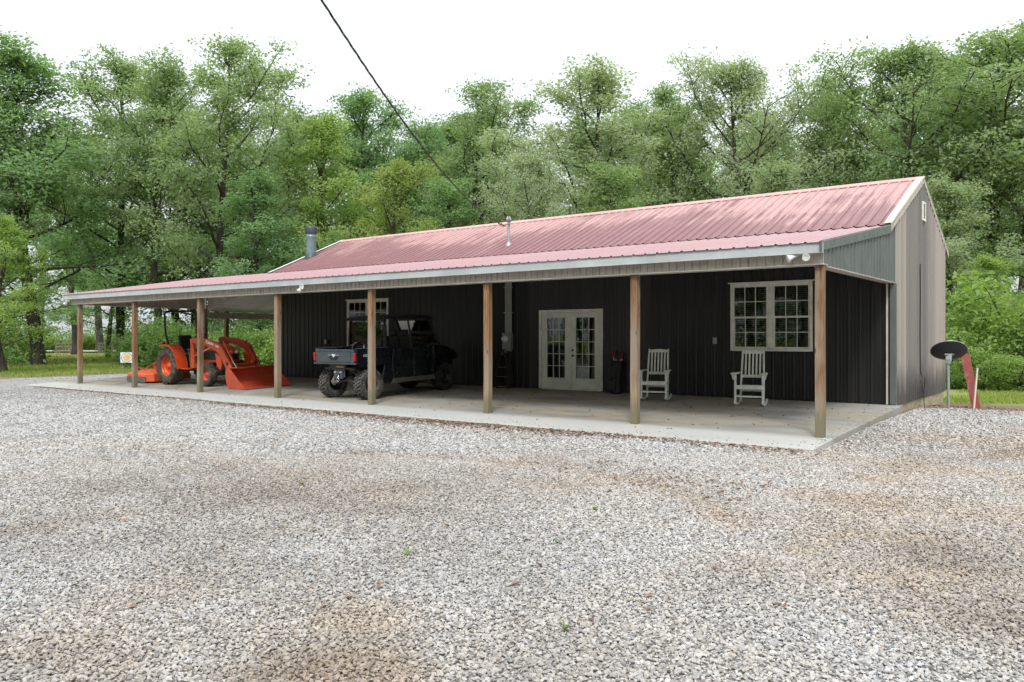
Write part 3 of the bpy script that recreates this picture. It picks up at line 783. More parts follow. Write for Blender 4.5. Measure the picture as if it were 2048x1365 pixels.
mb = MB(); mb.span((-28.34, 12.97, 2.478), (-28.16, 17.70, 2.497)); hb(mb, 'end_soffit', 'trim_cream')
# fascia in three-metre lengths
u = XPL - .005; k = 0
while u < XR - .1:
    e = min(u + 3.66, XR + .02); dy = .003 * (k % 2)
    mb = MB(); mb.span((u, YPF - .022 - dy, 2.684), (e + .02, YPF - dy, porch_roof_z(YPF) - .008)); mb.span((u, YPF - .030 - dy, 2.668), (e + .02, YPF + .03, 2.684))
    hb(mb, 'fascia', 'fascia_white'); u = e; k += 1
# eave beam wrapped in grooved vinyl
mb = MB(); mb.span((XPL + .30, 12.75, 2.522), (XR - .01, 12.95, 2.76)); hb(mb, 'eave_beam', 'beam_tan')
mb = MB(); mb.span((XPL + .28, 12.715, 2.498), (XR + .004, 12.97, 2.521)); hb(mb, 'beam_trim', 'trim_cream')
mb = MB(); mb.span((XPL + .02, YPF + .032, 2.700), (XR, 12.742, 2.712)); hb(mb, 'eave_soffit', 'beam_tan')
pm = MB()
for k in range(3):
    pm.prism([(k * .1405 + .006, .0), (k * .1405 + .011, -.012), (k * .1405 + .130, -.012), (k * .1405 + .135, .0)], .168, 'XY', 2.524)
pmesh = pm.mesh('beam_panel', 'beam_tan')
u = XPL + .30
while u < XR - .42:
    link('beam_panel', pmesh, house, 0, (HL[0] + u, HL[1] + 12.7485, HL[2])); u += .4215
# posts
POSTS = [-28.08, -24.47, -20.85, -17.30, -13.80, -10.35, -6.95, -3.715]
pv = []
for k in range(4):
    mb = MB(); w = .066; tw = [.0, .004, -.003, .006][k]; n = 6
    rings = []
    for i in range(n + 1):
        z = 2.70 * i / n; a = tw * i; ox = .004 * math.sin(i * 1.3 + k); oy = .003 * math.cos(i * 1.7 + k)
        rings.append([(ox + w * (cx * math.cos(a) - cy * math.sin(a)), oy + w * (cx * math.sin(a) + cy * math.cos(a)), z) for cx, cy in ((-1, -1), (1, -1), (1, 1), (-1, 1))])
    fs = [(i * 4 + j, i * 4 + (j + 1) % 4, i * 4 + 4 + (j + 1) % 4, i * 4 + 4 + j) for i in range(n) for j in range(4)] + [(3, 2, 1, 0), tuple(range(n * 4, n * 4 + 4))]
    mb.add([p for r in rings for p in r], fs); pv.append(mb.mesh('post', 'post_wood'))
for i, x in enumerate(POSTS):
    o = link('post', pv[i % 4], house, .007, (HL[0] + x, HL[1] + YP, HL[2] + slab_z(YP) - .004), 2)
    o.rotation_euler = (0, 0, (i * 2 % 4) * math.pi / 2)
for x, y in ((-28.24, 17.62), (-28.24, 18.55), (-28.24, 23.3)):
    o = link('post', pv[0], house, .007, (HL[0] + x, HL[1] + y, HL[2] + slab_z(min(y, YW)) - .02), 2); o.scale = (1, 1, .945 if y > 18 else .93)
# lean-to over the left end of the house
def side_z(x): return 2.36 + .29 * (x + 28.35)
slope_s = math.atan(.29); cs, ss = math.cos(slope_s), math.sin(slope_s)
panels('side_roof_panel', lambda y: 'roof_red', lambda u, v, h: (-28.55 + v * cs - h * ss, u, side_z(-28.55) + .13 + v * ss + h * cs), YW - .02, YB + .1, lambda u: 0, lambda u: 5.0, flip=True)
k = 0; x = -28.20
while x < XL - .1:                                 # grooved ceiling boards run front to back
    e = min(x + .305, XL - .02)
    mb = MB()
    for j in range(2):
        a, b = x + (e - x) * j / 2 + .006, x + (e - x) * (j + 1) / 2 - .006
        mb.add([(a, YW, side_z(a)), (b, YW, side_z(b)), (b, YB, side_z(b)), (a, YB, side_z(a)), (a - .006, YW, side_z(a) + .012), (a - .006, YB, side_z(a) + .012), (b + .006, YW, side_z(b) + .012), (b + .006, YB, side_z(b) + .012)],
               [(0, 1, 2, 3), (4, 0, 3, 5), (1, 6, 7, 2)])
    hb(mb, 'ceiling_board', 'soffit'); x = e; k += 1
panels('carport_gable_panel', lambda x: 'beam_tan', lambda u, v, h: (u, YW - .03 - h * .7, v), -28.15, XL - .02, lambda u: side_z(u) + .0, lambda u: 3.46, width=PITCH * 4)
mb = MB(); mb.bar((-28.2, YW - .03, side_z(-28.2) - .015), (XL - .02, YW - .03, side_z(XL) - .015), .05, .03); hb(mb, 'gable_edge_trim', 'trim_cream')
for k in range(14):
    y = YW + .02 + k * .4215
    if y > YB: break
    pm = MB()
    for j in range(3): pm.prism([(y + j * .1405 + .006, -28.17), (y + j * .1405 + .011, -28.158), (y + j * .1405 + .130, -28.158), (y + j * .1405 + .135, -28.17)], .20, 'XY', 2.15)
    pm.v = [(b, a, c) for a, b, c in pm.v]; hb(pm, 'beam_panel', 'beam_tan')
mb = MB(); mb.span((-28.34, YW - .06, 2.145), (-28.171, YB + .06, 2.36)); hb(mb, 'side_beam', 'beam_tan')
mb = MB(); mb.span((-28.36, YW - .08, 2.125), (-28.15, YB + .08, 2.144)); hb(mb, 'beam_trim', 'trim_cream')
# corner trims
mb = MB(); mb.span((-3.80, YW - .045, .01), (-3.765, YW - .022, 2.478)); hb(mb, 'corner_trim', 'trim_cream')
mb = MB(); mb.span((XR - .09, YW - .026, .012), (XR + .004, YW - .021, 2.477)); mb.span((XR + .0005, YW - .0255, -.01), (XR + .0245, YW + .05, 2.475)); hb(mb, 'corner_trim', 'slate_trim')
mb = MB(); mb.span((XR - .02, YB - .06, -.01), (XR + .026, YB + .026, 3.66)); hb(mb, 'corner_trim', 'slate_trim')
# louvred gable vent
vent = MB(); vx = XR + .022; y0, y1, z0, z1 = 20.34, 20.66, 4.06, 4.50
for a, b in (((y0, z0), (y0 + .05, z1)), ((y1 - .05, z0), (y1, z1)), ((y0 + .05, z0), (y1 - .05, z0 + .045)), ((y0 + .05, z1 - .045), (y1 - .05, z1))):
    vent.span((vx, a[0], a[1]), (vx + .035, b[0], b[1]))
vent = hb(vent, 'gable_vent', 'window_white')
sl = MB(); sl.box((0, 0, 0), (.006, y1 - y0 - .1, .052), Matrix.Rotation(math.radians(-38), 3, 'Y')); slm = sl.mesh('louvre', 'trim_cream')
for k in range(7): link('louvre', slm, vent, 0, (vx + .014, (y0 + y1) / 2, z0 + .075 + k * .05))

# ---- windows
def make_window(r, units, blind):
    x0, x1, z0, z1 = r; yf = YW - .055
    mb = MB(); t = .055
    mb.span((x0, yf, z0), (x0 + t, YW + .06, z1)); mb.span((x1 - t, yf, z0), (x1, YW + .06, z1))
    mb.span((x0 + t, yf, z1 - t), (x1 - t, YW + .06, z1)); mb.span((x0 + t, yf - .012, z0 - .004), (x1 - t, YW + .06, z0 + t * .8))
    w = hb(mb, 'window', 'window_white', .004)
    mb = MB(); mb.span((x0 - .05, yf - .02, z1 + .001), (x1 + .05, YW - .001, z1 + .022)); mb.build('drip_cap', 'window_white', w)
    xm = (x0 + x1) / 2
    mb = MB(); mb.span((xm - .06, yf + .002, z0 + t), (xm + .06, YW + .05, z1 - t)); mb.build('mullion', 'window_white', w)
    zm = (z0 + z1) / 2 - .01
    for a, b in ((x0 + t, xm - .06), (xm + .06, x1 - t)):
        for lo, hi, yo in ((zm - .02, z1 - t, .018), (z0 + t * .8, zm + .03, .040)):
            y = yf + yo; s = .034 if yo < .03 else .040; mb = MB()
            mb.span((a, y, lo), (a + s, y + .028, hi)); mb.span((b - s, y, lo), (b, y + .028, hi))
            mb.span((a + s, y, lo), (b - s, y + .028, lo + s + .008)); mb.span((a + s, y, hi - s), (b - s, y + .028, hi))
            ga, gb, g0, g1 = a + s, b - s, lo + s + .008, hi - s; gz = (g0 + g1) / 2
            for k in (1, 2):
                gx = ga + (gb - ga) * k / 3
                mb.span((gx - .008, y + .004, g0), (gx + .008, y + .022, gz - .008)); mb.span((gx - .008, y + .004, gz + .008), (gx + .008, y + .022, g1))
            mb.span((ga, y + .004, gz - .008), (gb, y + .022, gz + .008))
            mb.build('sash', 'window_white', w, .002)
            for k in range(3):
                for q0, q1 in ((g0, gz - .008), (gz + .008, g1)):
                    p0 = ga + (gb - ga) * k / 3 + (.008 if k else 0); p1 = ga + (gb - ga) * (k + 1) / 3 - (.008 if k < 2 else 0)
                    mb = MB(); mb.span((p0, y + .010, q0), (p1, y + .014, q1)); mb.build('pane', 'glass', w)
        if blind:
            mb = MB(); z = z0 + .09
            while z < z1 - .09:
                mb.box(((a + b) / 2, YW + .085, z), (b - a - .02, .048, .003), Matrix.Rotation(math.radians(14), 3, 'X')); z += .046
            for cx in (a + .12, b - .12): mb.span((cx - .002, YW + .058, z0 + .08), (cx + .002, YW + .061, z1 - .08))
            mb.build('blind', 'blind_white', w)
    return w
make_window(WIN_R, 2, True)
w_ = make_window(WIN_L, 2, False)
for a, b in ((WIN_L[0] + .08, (WIN_L[0] + WIN_L[1]) / 2 - .07), ((WIN_L[0] + WIN_L[1]) / 2 + .07, WIN_L[1] - .08)):
    mb = MB(); k = -1 if a > -19.2 else 1; q = [(a, 2.14), (b, 2.24)] if k > 0 else [(a, 2.24), (b, 2.14)]
    mb.prism([(a, 1.7), (b, 1.7), (b, q[1][1]), ((a + b) / 2, (q[0][1] + q[1][1]) / 2 + .03), (a, q[0][1])], .02, 'XZ', YW + .10); mb.build('yellow_panel', 'panel_yellow', w_)  # flat yellow panel behind the glass, added for unidentified yellow in the panes
# ---- french doors
x0, x1, z0, z1 = DOOR; yf = YW - .05
mb = MB(); t = .075
mb.span((x0, yf, z0), (x0 + t, YW + .1, z1)); mb.span((x1 - t, yf, z0), (x1, YW + .1, z1)); mb.span((x0 + t, yf, z1 - t), (x1 - t, YW + .1, z1)); mb.span((x0 + t, YW - .02, .0), (x1 - t, YW + .1, .03))
hb(mb, 'door_frame', 'window_white', .004)
xm = (x0 + x1) / 2
for side, (a, b) in enumerate(((x0 + t + .004, xm - .003), (xm + .003, x1 - t - .004))):
    y = YW - .012; lo, hi = .034, z1 - t - .004
    ga, gb, g0, g1 = a + .165, b - .165, .31, 1.90
    mb = MB(); mb.span((a, y, lo), (ga, y + .044, hi)); mb.span((gb, y, lo), (b, y + .044, hi)); mb.span((ga, y, lo), (gb, y + .044, g0)); mb.span((ga, y, g1), (gb, y + .044, hi))
    for p, q in (((ga - .022, g0 - .022), (ga + .004, g1 + .022)), ((gb - .004, g0 - .022), (gb + .022, g1 + .022)), ((ga + .004, g0 - .022), (gb - .004, g0 + .004)), ((ga + .004, g1 - .004), (gb - .004, g1 + .022))):
        mb.span((p[0], y - .010, p[1]), (q[0], y + .002, q[1]))
    for k in (1, 2):
        gx = ga + (gb - ga) * k / 3
        for j in range(5):
            zz0, zz1 = g0 + (g1 - g0) * j / 5 + (.009 if j else 0), g0 + (g1 - g0) * (j + 1) / 5 - (.009 if j < 4 else 0)
            mb.span((gx - .009, y + .004, zz0), (gx + .009, y + .036, zz1))
    for j in range(1, 5):
        gz = g0 + (g1 - g0) * j / 5; mb.span((ga, y + .004, gz - .009), (gb, y + .036, gz + .009))
    d = hb(mb, 'door', 'door_white', .003)
    for k in range(3):
        for j in range(5):
            p0 = ga + (gb - ga) * k / 3 + (.009 if k else 0); p1 = ga + (gb - ga) * (k + 1) / 3 - (.009 if k < 2 else 0)
            q0 = g0 + (g1 - g0) * j / 5 + (.009 if j else 0); q1 = g0 + (g1 - g0) * (j + 1) / 5 - (.009 if j < 4 else 0)
            mb = MB(); mb.span((p0, y + .018, q0), (p1, y + .022, q1)); mb.build('pane', 'glass', d)
    if side == 1:
        hx = a + .06
        mb = MB(); mb.lathe([(0, -.022), (.026, -.018), (.032, 0)], 14, (hx, y, 1.045), 'Y'); mb.build('deadbolt', 'black_metal', d)
        mb = MB(); mb.lathe([(0, -.012), (.03, -.010), (.032, 0)], 14, (hx, y, .90), 'Y'); mb.tube([(hx, y - .01, .90), (hx, y - .05, .90), (hx + .1, y - .055, .898)], .009, 8); mb.build('handle', 'black_metal', d)
        mb = MB(); mb.span((a - .018, y - .012, lo), (a + .022, y - .001, hi)); mb.build('astragal', 'door_white', d)
# ---- flue through the left end of the roof
fx, fy = -23.30, 18.75; fz = main_roof_z(fy)
mb = MB(); mb.lathe([(.165, -.2), (.165, .72), (.175, .735), (.175, .76), (.165, .775), (.165, .84)], 28, (fx, fy, fz)); fl = hb(mb, 'flue_pipe', 'flue_metal')
mb = MB(); mb.lathe([(.165, .84), (.20, .85), (.205, .87), (.205, 1.10), (.19, 1.115), (0, 1.12)], 28, (fx, fy, fz))
for k in range(24):
    a = k * math.pi / 12; mb.box((fx + .207 * math.cos(a), fy + .207 * math.sin(a), fz + .97), (.008, .018, .17), Matrix.Rotation(a, 3, 'Z'))
mb.build('rain_cap', 'flue_cap', fl)
mb = MB(); mb.lathe([(.168, .12), (.172, .11), (.25, -.02), (.25, -.12)], 28, (fx, fy, fz)); mb.build('flashing', 'flue_cap', fl)

# ---- horseshoe hook above the doors
mb = MB(); mb.tube([(-11.62 + .045 * math.cos(a), YW - .03, 2.24 + .055 * math.sin(a)) for a in [math.radians(-40 + 26 * k) for k in range(11)]], .007, 6)
tag(mb.build('horseshoe', 'black_metal'), 'small dark horseshoe hung on the siding above the french doors', 'horseshoe')

# ------------------------------------------------------------------ electric service: meter, conduits, mast
sv = thing('electric_service', 'grey electric meter box with conduits rising to a mast on the roof', 'electric meter', (-13.48, YW - .02, 0))
mb = MB(); mb.span((-.15, -.13, 1.05), (.14, -.005, 1.50)); mb.span((-.13, -.138, 1.07), (.12, -.131, 1.25)); mb.build('meter_box', 'gray_metal', sv, .008)
mb = MB(); mb.lathe([(.085, -.13), (.092, -.15), (.092, -.17), (.078, -.175), (.075, -.215), (.06, -.235), (0, -.238)], 20, (-.035, 0, 1.335), 'Y'); mb.build('meter_dial', 'lamp_white', sv)
mb = MB(); mb.tube([(-.10, -.05, 1.04), (-.10, -.05, .98), (-.06, -.05, .95)], .018, 8); mb.span((-.04, -.09, 1.0), (.12, -.02, 1.049)); mb.build('cable_clamp', 'gray_metal', sv)
for x, r in ((-.075, .036), (.005, .028), (.085, .036)):
    mb = MB(); mb.tube([(x, -.045, 1.505), (x, -.045, 3.28)], r, 12); mb.build('conduit', 'trim_cream' if r < .03 else 'gray_metal', sv)
for z in (2.05, 2.75):
    mb = MB(); mb.span((-.13, -.088, z), (.14, -.004, z + .025)); mb.build('conduit_strap', 'galvanized', sv)
my = 18.15 - (YW - .02); mz = main_roof_z(18.15); mx_ = -13.86 + 13.48
mb = MB(); mb.tube([(mx_, my, mz - .15), (mx_, my, mz + .66)], .036, 14); mb.lathe([(.036, .0), (.05, .0), (.05, .05), (.036, .05)], 14, (mx_, my, mz + .58)); mast = mb.build('mast', 'galvanized', sv)
mb = MB(); mb.lathe([(.037, .09), (.045, .08), (.095, .0), (.11, -.05)], 20, (mx_, my, mz)); mb.build('flashing', 'gray_metal', mast)
mb = MB(); mb.lathe([(0, .18), (.04, .17), (.075, .12), (.085, .05), (.06, .01), (.036, 0)], 16, (mx_, my, mz + .64)); mb.build('weatherhead', 'gray_metal', mast)
mb = MB()
for k, (dx, dz) in enumerate(((-.22, -.10), (-.16, -.02), (.16, .10))):
    mb.tube([(mx_ + .02 * k, my - .03, mz + .72), (mx_ + dx * .5, my - .12, mz + .83 - .03 * k), (mx_ + dx, my - .2, mz + .70 + dz), (mx_ + dx * .6, my - .10, mz + .50)], .008, 6)
mb.build('service_leads', 'cable_black', mast)

# overhead drop from the mast towards the pole behind the viewer
M0 = np.array(at_d(1012, 22.9)); Q0 = np.array(at_d(643, 9.0))
def drop(s, off=0.0):
    p = M0 + (Q0 - M0) * s
    return Vector((p[0], p[1], 4.55 - 1.18 * s + 1.79 * s * s + off))
c = thing('power_line', 'twisted overhead power line running from the roof mast over the yard', 'power line', drop(0))
n = 190
for k in range(3):
    pts = []
    for i in range(n + 1):
        s = 1.9 * i / n; a = i * .9 + k * 2.094; q = drop(s) - drop(0)
        pts.append(q + Vector((.011 * math.cos(a), .0, .011 * math.sin(a))))
    mb = MB(); mb.tube(pts, .0068, 5); mb.build('strand', 'cable_weathered', c)

# ------------------------------------------------------------------ twin floodlights under the eave
def floodlight(loc, label, yaw):
    t = thing('floodlight', label, 'floodlight', loc, (0, 0, 0), 'twin floodlights under the eave')
    mb = MB(); mb.lathe([(.052, .0), (.052, .022), (.03, .032), (0, .034)], 16, (0, 0, -.034)); mb.build('base_plate', 'lamp_white', t)
    for s, (ax, el) in zip((-1, 1), yaw):
        d = Vector((math.sin(ax) * math.cos(el), -math.cos(ax) * math.cos(el), math.sin(el))); q = d.to_track_quat('Z', 'Y').to_matrix()
        o = Vector((s * .02, 0, -.03)); mb = MB(); mb.tube([o, o + d * .05], .012, 8)
        prof = [(.014, .045), (.024, .05), (.026, .11), (.034, .13), (.058, .19), (.062, .205), (.05, .20), (.0, .195)]
        k = MB(); k.lathe(prof, 18); mb.add([q @ Vector(v) + o for v in k.v], k.f, True); mb.build('lamp', 'lamp_white', t)
floodlight((-3.95, 12.68, 2.70), 'white twin floodlight above the right corner post', ((-1.0, -.35), (.55, -.35)))
floodlight((-16.02, 12.68, 2.70), 'white twin floodlight on the eave between the fourth and fifth posts from the left', ((-.5, -.9), (.5, -.3)))
floodlight((-28.52, 12.68, 2.70), 'white twin floodlight at the far left end of the eave', ((-.8, -.9), (.5, -.5)))

# ------------------------------------------------------------------ outlet boxes
for x, z, lb in ((-7.47, 1.30, 'small grey outlet box on the dark siding left of the right window'), (-21.17, 1.24, 'small grey outlet box on the siding behind the utility vehicle bed')):
    t = thing('outlet_box', lb, 'outlet', (x, YW - .02, z), (0, 0, 0), 'outlet boxes on the front wall')
    mb = MB(); mb.span((-.045, -.045, -.07), (.045, 0, .07)); mb.build('box', 'gray_metal', t, .006)
    mb = MB(); mb.span((-.05, -.056, .002), (.05, -.046, .075)); mb.span((-.05, -.056, -.075), (.05, -.046, -.002)); mb.build('cover', 'gray_metal', t, .004)

# ------------------------------------------------------------------ rocking chairs
def rocker(loc, rz, label):
    t = thing('rocking_chair', label, 'rocking chair', loc, (0, 0, rz), 'white rocking chairs on the porch')
    # +y is the back; front faces -y
    for s in (-1, 1):
        x = s * .275
        mb = MB(); pts = []
        for k in range(13):
            yy_ = -.36 + .82 * k / 12; pts.append((x, yy_, .028 + .36 * (yy_ - .02) ** 2))
        for p, q in zip(pts[:-1], pts[1:]): mb.bar(p, q, .034, .05, (1, 0, 0)) if False else mb.bar(p, q, .034, .05)
        mb.build('rocker', 'chair_white', t, .003)
        mb = MB(); mb.bar((x, -.27, .045), (x, -.27, .66), .042, .042, (0, 1, 0)); mb.build('front_leg', 'chair_white', t, .004)
        mb = MB(); mb.bar((s * .235, .22, .05), (s * .235, .235, .42), .038, .042, (0, 1, 0)); mb.bar((s * .235, .234, .40), (s * .215, .40, 1.15), .036, .040, (0, 1, 0)); mb.build('back_post', 'chair_white', t, .004)
        mb = MB(); mb.prism([(s * .235, -.36), (s * .36, -.36), (s * .375, -.30), (s * .33, .10), (s * .30, .30), (s * .235, .30)], .024, 'XY', .662); mb.build('arm', 'chair_white', t, .005)
        mb = MB(); mb.prism([(s * .298, .66), (s * .355, .66), (s * .33, .56), (s * .298, .53)], .025, 'XZ', -.283); mb.build('arm_bracket', 'chair_white', t)
        mb = MB(); mb.bar((x, -.25, .20), (s * .24, .22, .20), .028, .028); mb.bar((s * .268, -.25, .385), (s * .236, .22, .37), .03, .05); mb.build('side_rail', 'chair_white', t)
    mb = MB(); mb.bar((-.26, -.285, .385), (.26, -.285, .385), .024, .066); mb.build('seat_rail', 'chair_white', t, .003)
    mb = MB(); mb.bar((-.26, -.27, .20), (.26, -.27, .20), .026, .036); mb.build('stretcher', 'chair_white', t, .003)
    mb = MB(); mb.bar((-.22, .23, .30), (.22, .23, .30), .024, .04); mb.build('stretcher', 'chair_white', t, .003)
    for k in range(7):
        y = -.27 + k * .073; zz = .424 - .018 * math.sin((y + .27) / .5 * 2.6)
        mb = MB(); mb.box((0, y, zz), (.53 - .05 * k / 6, .056, .016), Matrix.Rotation(-.05, 3, 'X')); mb.build('seat_slat', 'chair_white', t, .003)
    def bp(z): return .234 + (z - .40) * (.166 / .75)
    mb = MB(); n = 10; lo = 1.075
    poly = [(-.205, lo)] + [(.205 * (2 * k / n - 1), 1.125 + .028 * math.cos((2 * k / n - 1) * 1.5)) for k in range(n + 1)] + [(.205, lo)]
    mb.prism(poly, .024, 'XZ', bp(1.10) - .012); mb.build('crest_rail', 'chair_white', t, .003)
    mb = MB(); mb.bar((-.22, bp(.60), .60), (.22, bp(.60), .60), .024, .06, (0, -.22, 1)); mb.build('back_rail', 'chair_white', t, .003)
    for k in range(5):
        x = -.148 + k * .074
        mb = MB(); mb.bar((x, bp(.63), .63), (x, bp(1.08), 1.08), .036, .014, (0, 1, -.22)); mb.build('back_slat', 'chair_white', t, .002)
    return t
rocker((-6.16, 16.42, slab_z(16.42) + .0), math.radians(13), 'white slatted rocking chair in front of the right window')
rocker((-8.40, 16.50, slab_z(16.55) + .0), math.radians(17), 'white slatted rocking chair half hidden by the second post from the right')

# ------------------------------------------------------------------ golf bag beside the doors
t = thing('golf_bag', 'black golf bag with red club covers standing right of the french doors', 'golf bag', (-9.98, 17.42, slab_z(17.42)), (math.radians(-4), math.radians(3), .2))
mb = MB(); mb.lathe([(0, 0), (.145, .0), (.15, .03), (.135, .10), (.13, .45), (.142, .70), (.155, .78), (.15, .81), (.12, .80), (0, .78)], 22); mb.build('bag', 'seat_black', t)
mb = MB(); mb.lathe([(.153, .76), (.164, .765), (.164, .80), (.153, .805)], 22); mb.build('collar', 'black_plastic', t)
for x, y, z0, z1, w in ((-.04, -.13, .38, .66, .17), (-.05, -.135, .06, .32, .2)):
    mb = MB(); mb.span((x - w / 2, y - .05, z0), (x + w / 2, y + .03, z1)); mb.build('pocket', 'seat_black', t, .03, None, 3)
mb = MB(); mb.tube([(-.12, -.06, .72), (-.24, -.10, .60), (-.25, -.10, .45), (-.13, -.08, .30)], .014, 6); mb.build('strap', 'black_plastic', t)
rr = random.Random(4)
for k in range(8):
    a = k * .8; x, y = .075 * math.cos(a), .075 * math.sin(a); h = .93 + .1 * rr.random(); lx, ly = x * 1.7 + .02 * rr.random(), y * 1.7
    mb = MB(); mb.tube([(x, y, .6), (lx, ly, h)], .006, 6); cl_ = mb.build('club', 'chrome', t)
    mb = MB(); mb.tube([(lx, ly, h - .10), (lx, ly, h - .02), (lx + .02, ly - .015, h + .02), (lx + .05, ly - .03, h + .025)], [.018, .026, .030, .014], 8); mb.build('head_cover', 'club_red' if k % 3 else 'black_plastic', cl_)

# ------------------------------------------------------------------ boat-shaped shelf
t = thing('boat_shelf', 'dark boat-shaped wooden shelf standing under the electric meter', 'shelf', (-13.50, 17.38, slab_z(17.38)), (math.radians(-3), 0, math.radians(-8)))
prof = [(.20, 0), (.235, .16), (.235, .34), (.21, .54), (.15, .76), (.07, .90), (.0, .955)]
for s in (-1, 1):
    mb = MB(); vs = []; fs = []
    for i, (w, z) in enumerate(prof):
        d = .30 * (1 - .55 * (z / .955) ** 2)
        for yy_, k in ((-.02 - .04 * (z / .955), 1.0), (d * .5, .97), (d, .72)): vs += [(s * w * k, yy_, z), (s * max(w * k - .018, 0), yy_, z)]
    m_ = 6
    for i in range(len(prof) - 1):
        for j in range(2):
            a = i * m_ + j * 2; b = a + m_
            fs += [(a, a + 2, b + 2, b), (a + 1, b + 1, b + 3, a + 3)]
        fs += [(i * m_, i * m_ + m_, i * m_ + m_ + 1, i * m_ + 1)]
    mb.add(vs, fs); mb.build('hull_side', 'shelf_wood', t)
mb = MB(); mb.prism([(-.145, .0), (.145, .0), (.17, .34), (.15, .54), (.05, .90), (-.05, .90), (-.15, .54), (-.17, .34)], .014, 'XZ', .20); mb.build('back_board', 'shelf_wood', t)
for z, w in ((.03, .20), (.30, .222), (.56, .195)):
    mb = MB(); mb.prism([(-w, -.015), (w, -.015), (w * .78, .195), (-w * .78, .195)], .022, 'XY', z); mb.build('shelf_board', 'weathered_rail', t)
mb = MB(); mb.tube([(0, -.055, .90), (0, -.06, .985)], [.02, .012], 8); mb.build('stem_post', 'weathered_rail', t)

# ------------------------------------------------------------------ satellite dish, red strip, stake, cable
gx, gy = at_Z(1897, 829, -.25)
t = thing('satellite_dish', 'dark satellite dish seen from behind on a grey pole beside the gable', 'satellite dish', (gx, gy, float(ground_z(gx, gy)) - .03))
mb = MB(); mb.tube([(0, 0, -.1), (0, 0, .55), (-.01, .01, 1.04)], .029, 12); mb.build('pole', 'gray_metal', t)
nrm = (Vector((RX, RY, 0)) * .217 + Vector((0, 0, .806)) + Vector((FX, FY, 0)) * .55).normalized()
q = nrm.to_track_quat('Z', 'Y').to_matrix(); ctr = Vector((RX, RY, 0)) * .045 + Vector((0, 0, 1.19)) + Vector((FX, FY, 0)) * .05
k = MB(); k.lathe([(0, .0), (.10, .006), (.20, .022), (.30, .055), (.345, .078), (.352, .082), (.345, .088), (.30, .066), (.20, .034), (.10, .018), (0, .012)], 40)
mb = MB(); mb.add([q @ Vector(v) + ctr for v in k.v], k.f, True); mb.build('dish', 'dish_grey', t)
rim_ = MB(); rim_.lathe([(.349, .076), (.357, .082), (.349, .090)], 40); mb = MB(); mb.add([q @ Vector(v) + ctr for v in rim_.v], rim_.f, True); mb.build('rim', 'galvanized', t)
mb = MB(); mb.bar(ctr - nrm * .005 - Vector((0, 0, .0)), (0, 0, 1.02), .11, .05); mb.box((0, 0, 1.03), (.085, .085, .11)); mb.tube([ctr - nrm * .02 + Vector((RX, RY, 0)) * .1, ctr - nrm * .02 - Vector((RX, RY, 0)) * .1], .02, 8); mb.build('bracket', 'gray_metal', t, .004)
lnb = ctr + nrm * .36 - Vector((FX, FY, 0)) * -.05 + Vector((0, 0, -.28))
mb = MB(); mb.tube([ctr + nrm * .02 + Vector((0, 0, -.25)) * .2, lnb], .014, 8); mb.tube([lnb, lnb + (ctr - lnb).normalized() * .1], .03, 10); mb.build('feed_arm', 'gray_metal', t)
mb = MB(); mb.tube([(.02, .02, 1.0), (.08, .05, .86), (.06, .03, .78), (.0, .03, .8)], .006, 6); mb.build('coax', 'cable_black', t)

gx, gy = at_Z(1955, 827, -.25); z0 = float(ground_z(gx, gy)) - .04
mb = MB(); R_, U_, F_ = Vector((RX, RY, 0)), Vector((0, 0, 1)), Vector((FX, FY, 0))
for a, b, dn in ((-.105, -.09, .012), (-.09, -.015, .0), (-.015, .0, .010), (.0, .075, .0), (.075, .09, .012)):
    pts = []
    for u_ in (a, b):
        for v_, sh in ((0, 0.0), (1.22, -.20)):
            pts.append(R_ * (u_ + sh) + U_ * v_ + F_ * (.10 * v_ / 1.22))
    p = [pts[0], pts[2], pts[3], pts[1]]; mb.add(p + [x_ + F_ * .003 for x_ in p], [(0, 1, 2, 3), (7, 6, 5, 4), (0, 4, 5, 1), (1, 5, 6, 2), (2, 6, 7, 3), (3, 7, 4, 0)])
t = tag(mb.build('metal_strip', 'red_sheet', None, 0, (gx, gy, z0)), 'leaning red metal trim strip beside the satellite dish', 'metal strip')
gx, gy = at_Z(1948, 829, -.25); z0 = float(ground_z(gx, gy))
mb = MB(); e_ = R_ * .075 + U_ * .88; mb.tube([U_ * -.1 - R_ * .008, e_], .019, 12); mb.tube([e_, e_ + (R_ * .085 + U_ * 1).normalized() * -.004], .0145, 12)
tag(mb.build('stake', 'pvc_white', None, 0, (gx, gy, z0)), 'thin white plastic pipe stuck upright in front of the red strip', 'pipe')
cx_ = XR + .035; mb = MB(); pts = [(cx_, 20.10, 3.05), (cx_, 20.12, 2.4), (cx_, 20.09, 1.5), (cx_, 20.12, .62), (cx_ + .03, 20.12, .5)]
for k in range(13):
    a = math.pi / 2 + k * math.pi / 6; pts.append((cx_ + .035 + .004 * k, 20.13 + .10 * math.cos(a), .32 + .17 * math.sin(a)))
pts += [(cx_ + .05, 20.2, .1), (cx_ + .06, 20.18, -.05), (cx_ + .09, 20.1, -.22)]
mb.tube(pts, .008, 6)
tag(mb.build('wall_cable', 'cable_black'), 'black cable running down the gable wall to a coil near the ground', 'cable')

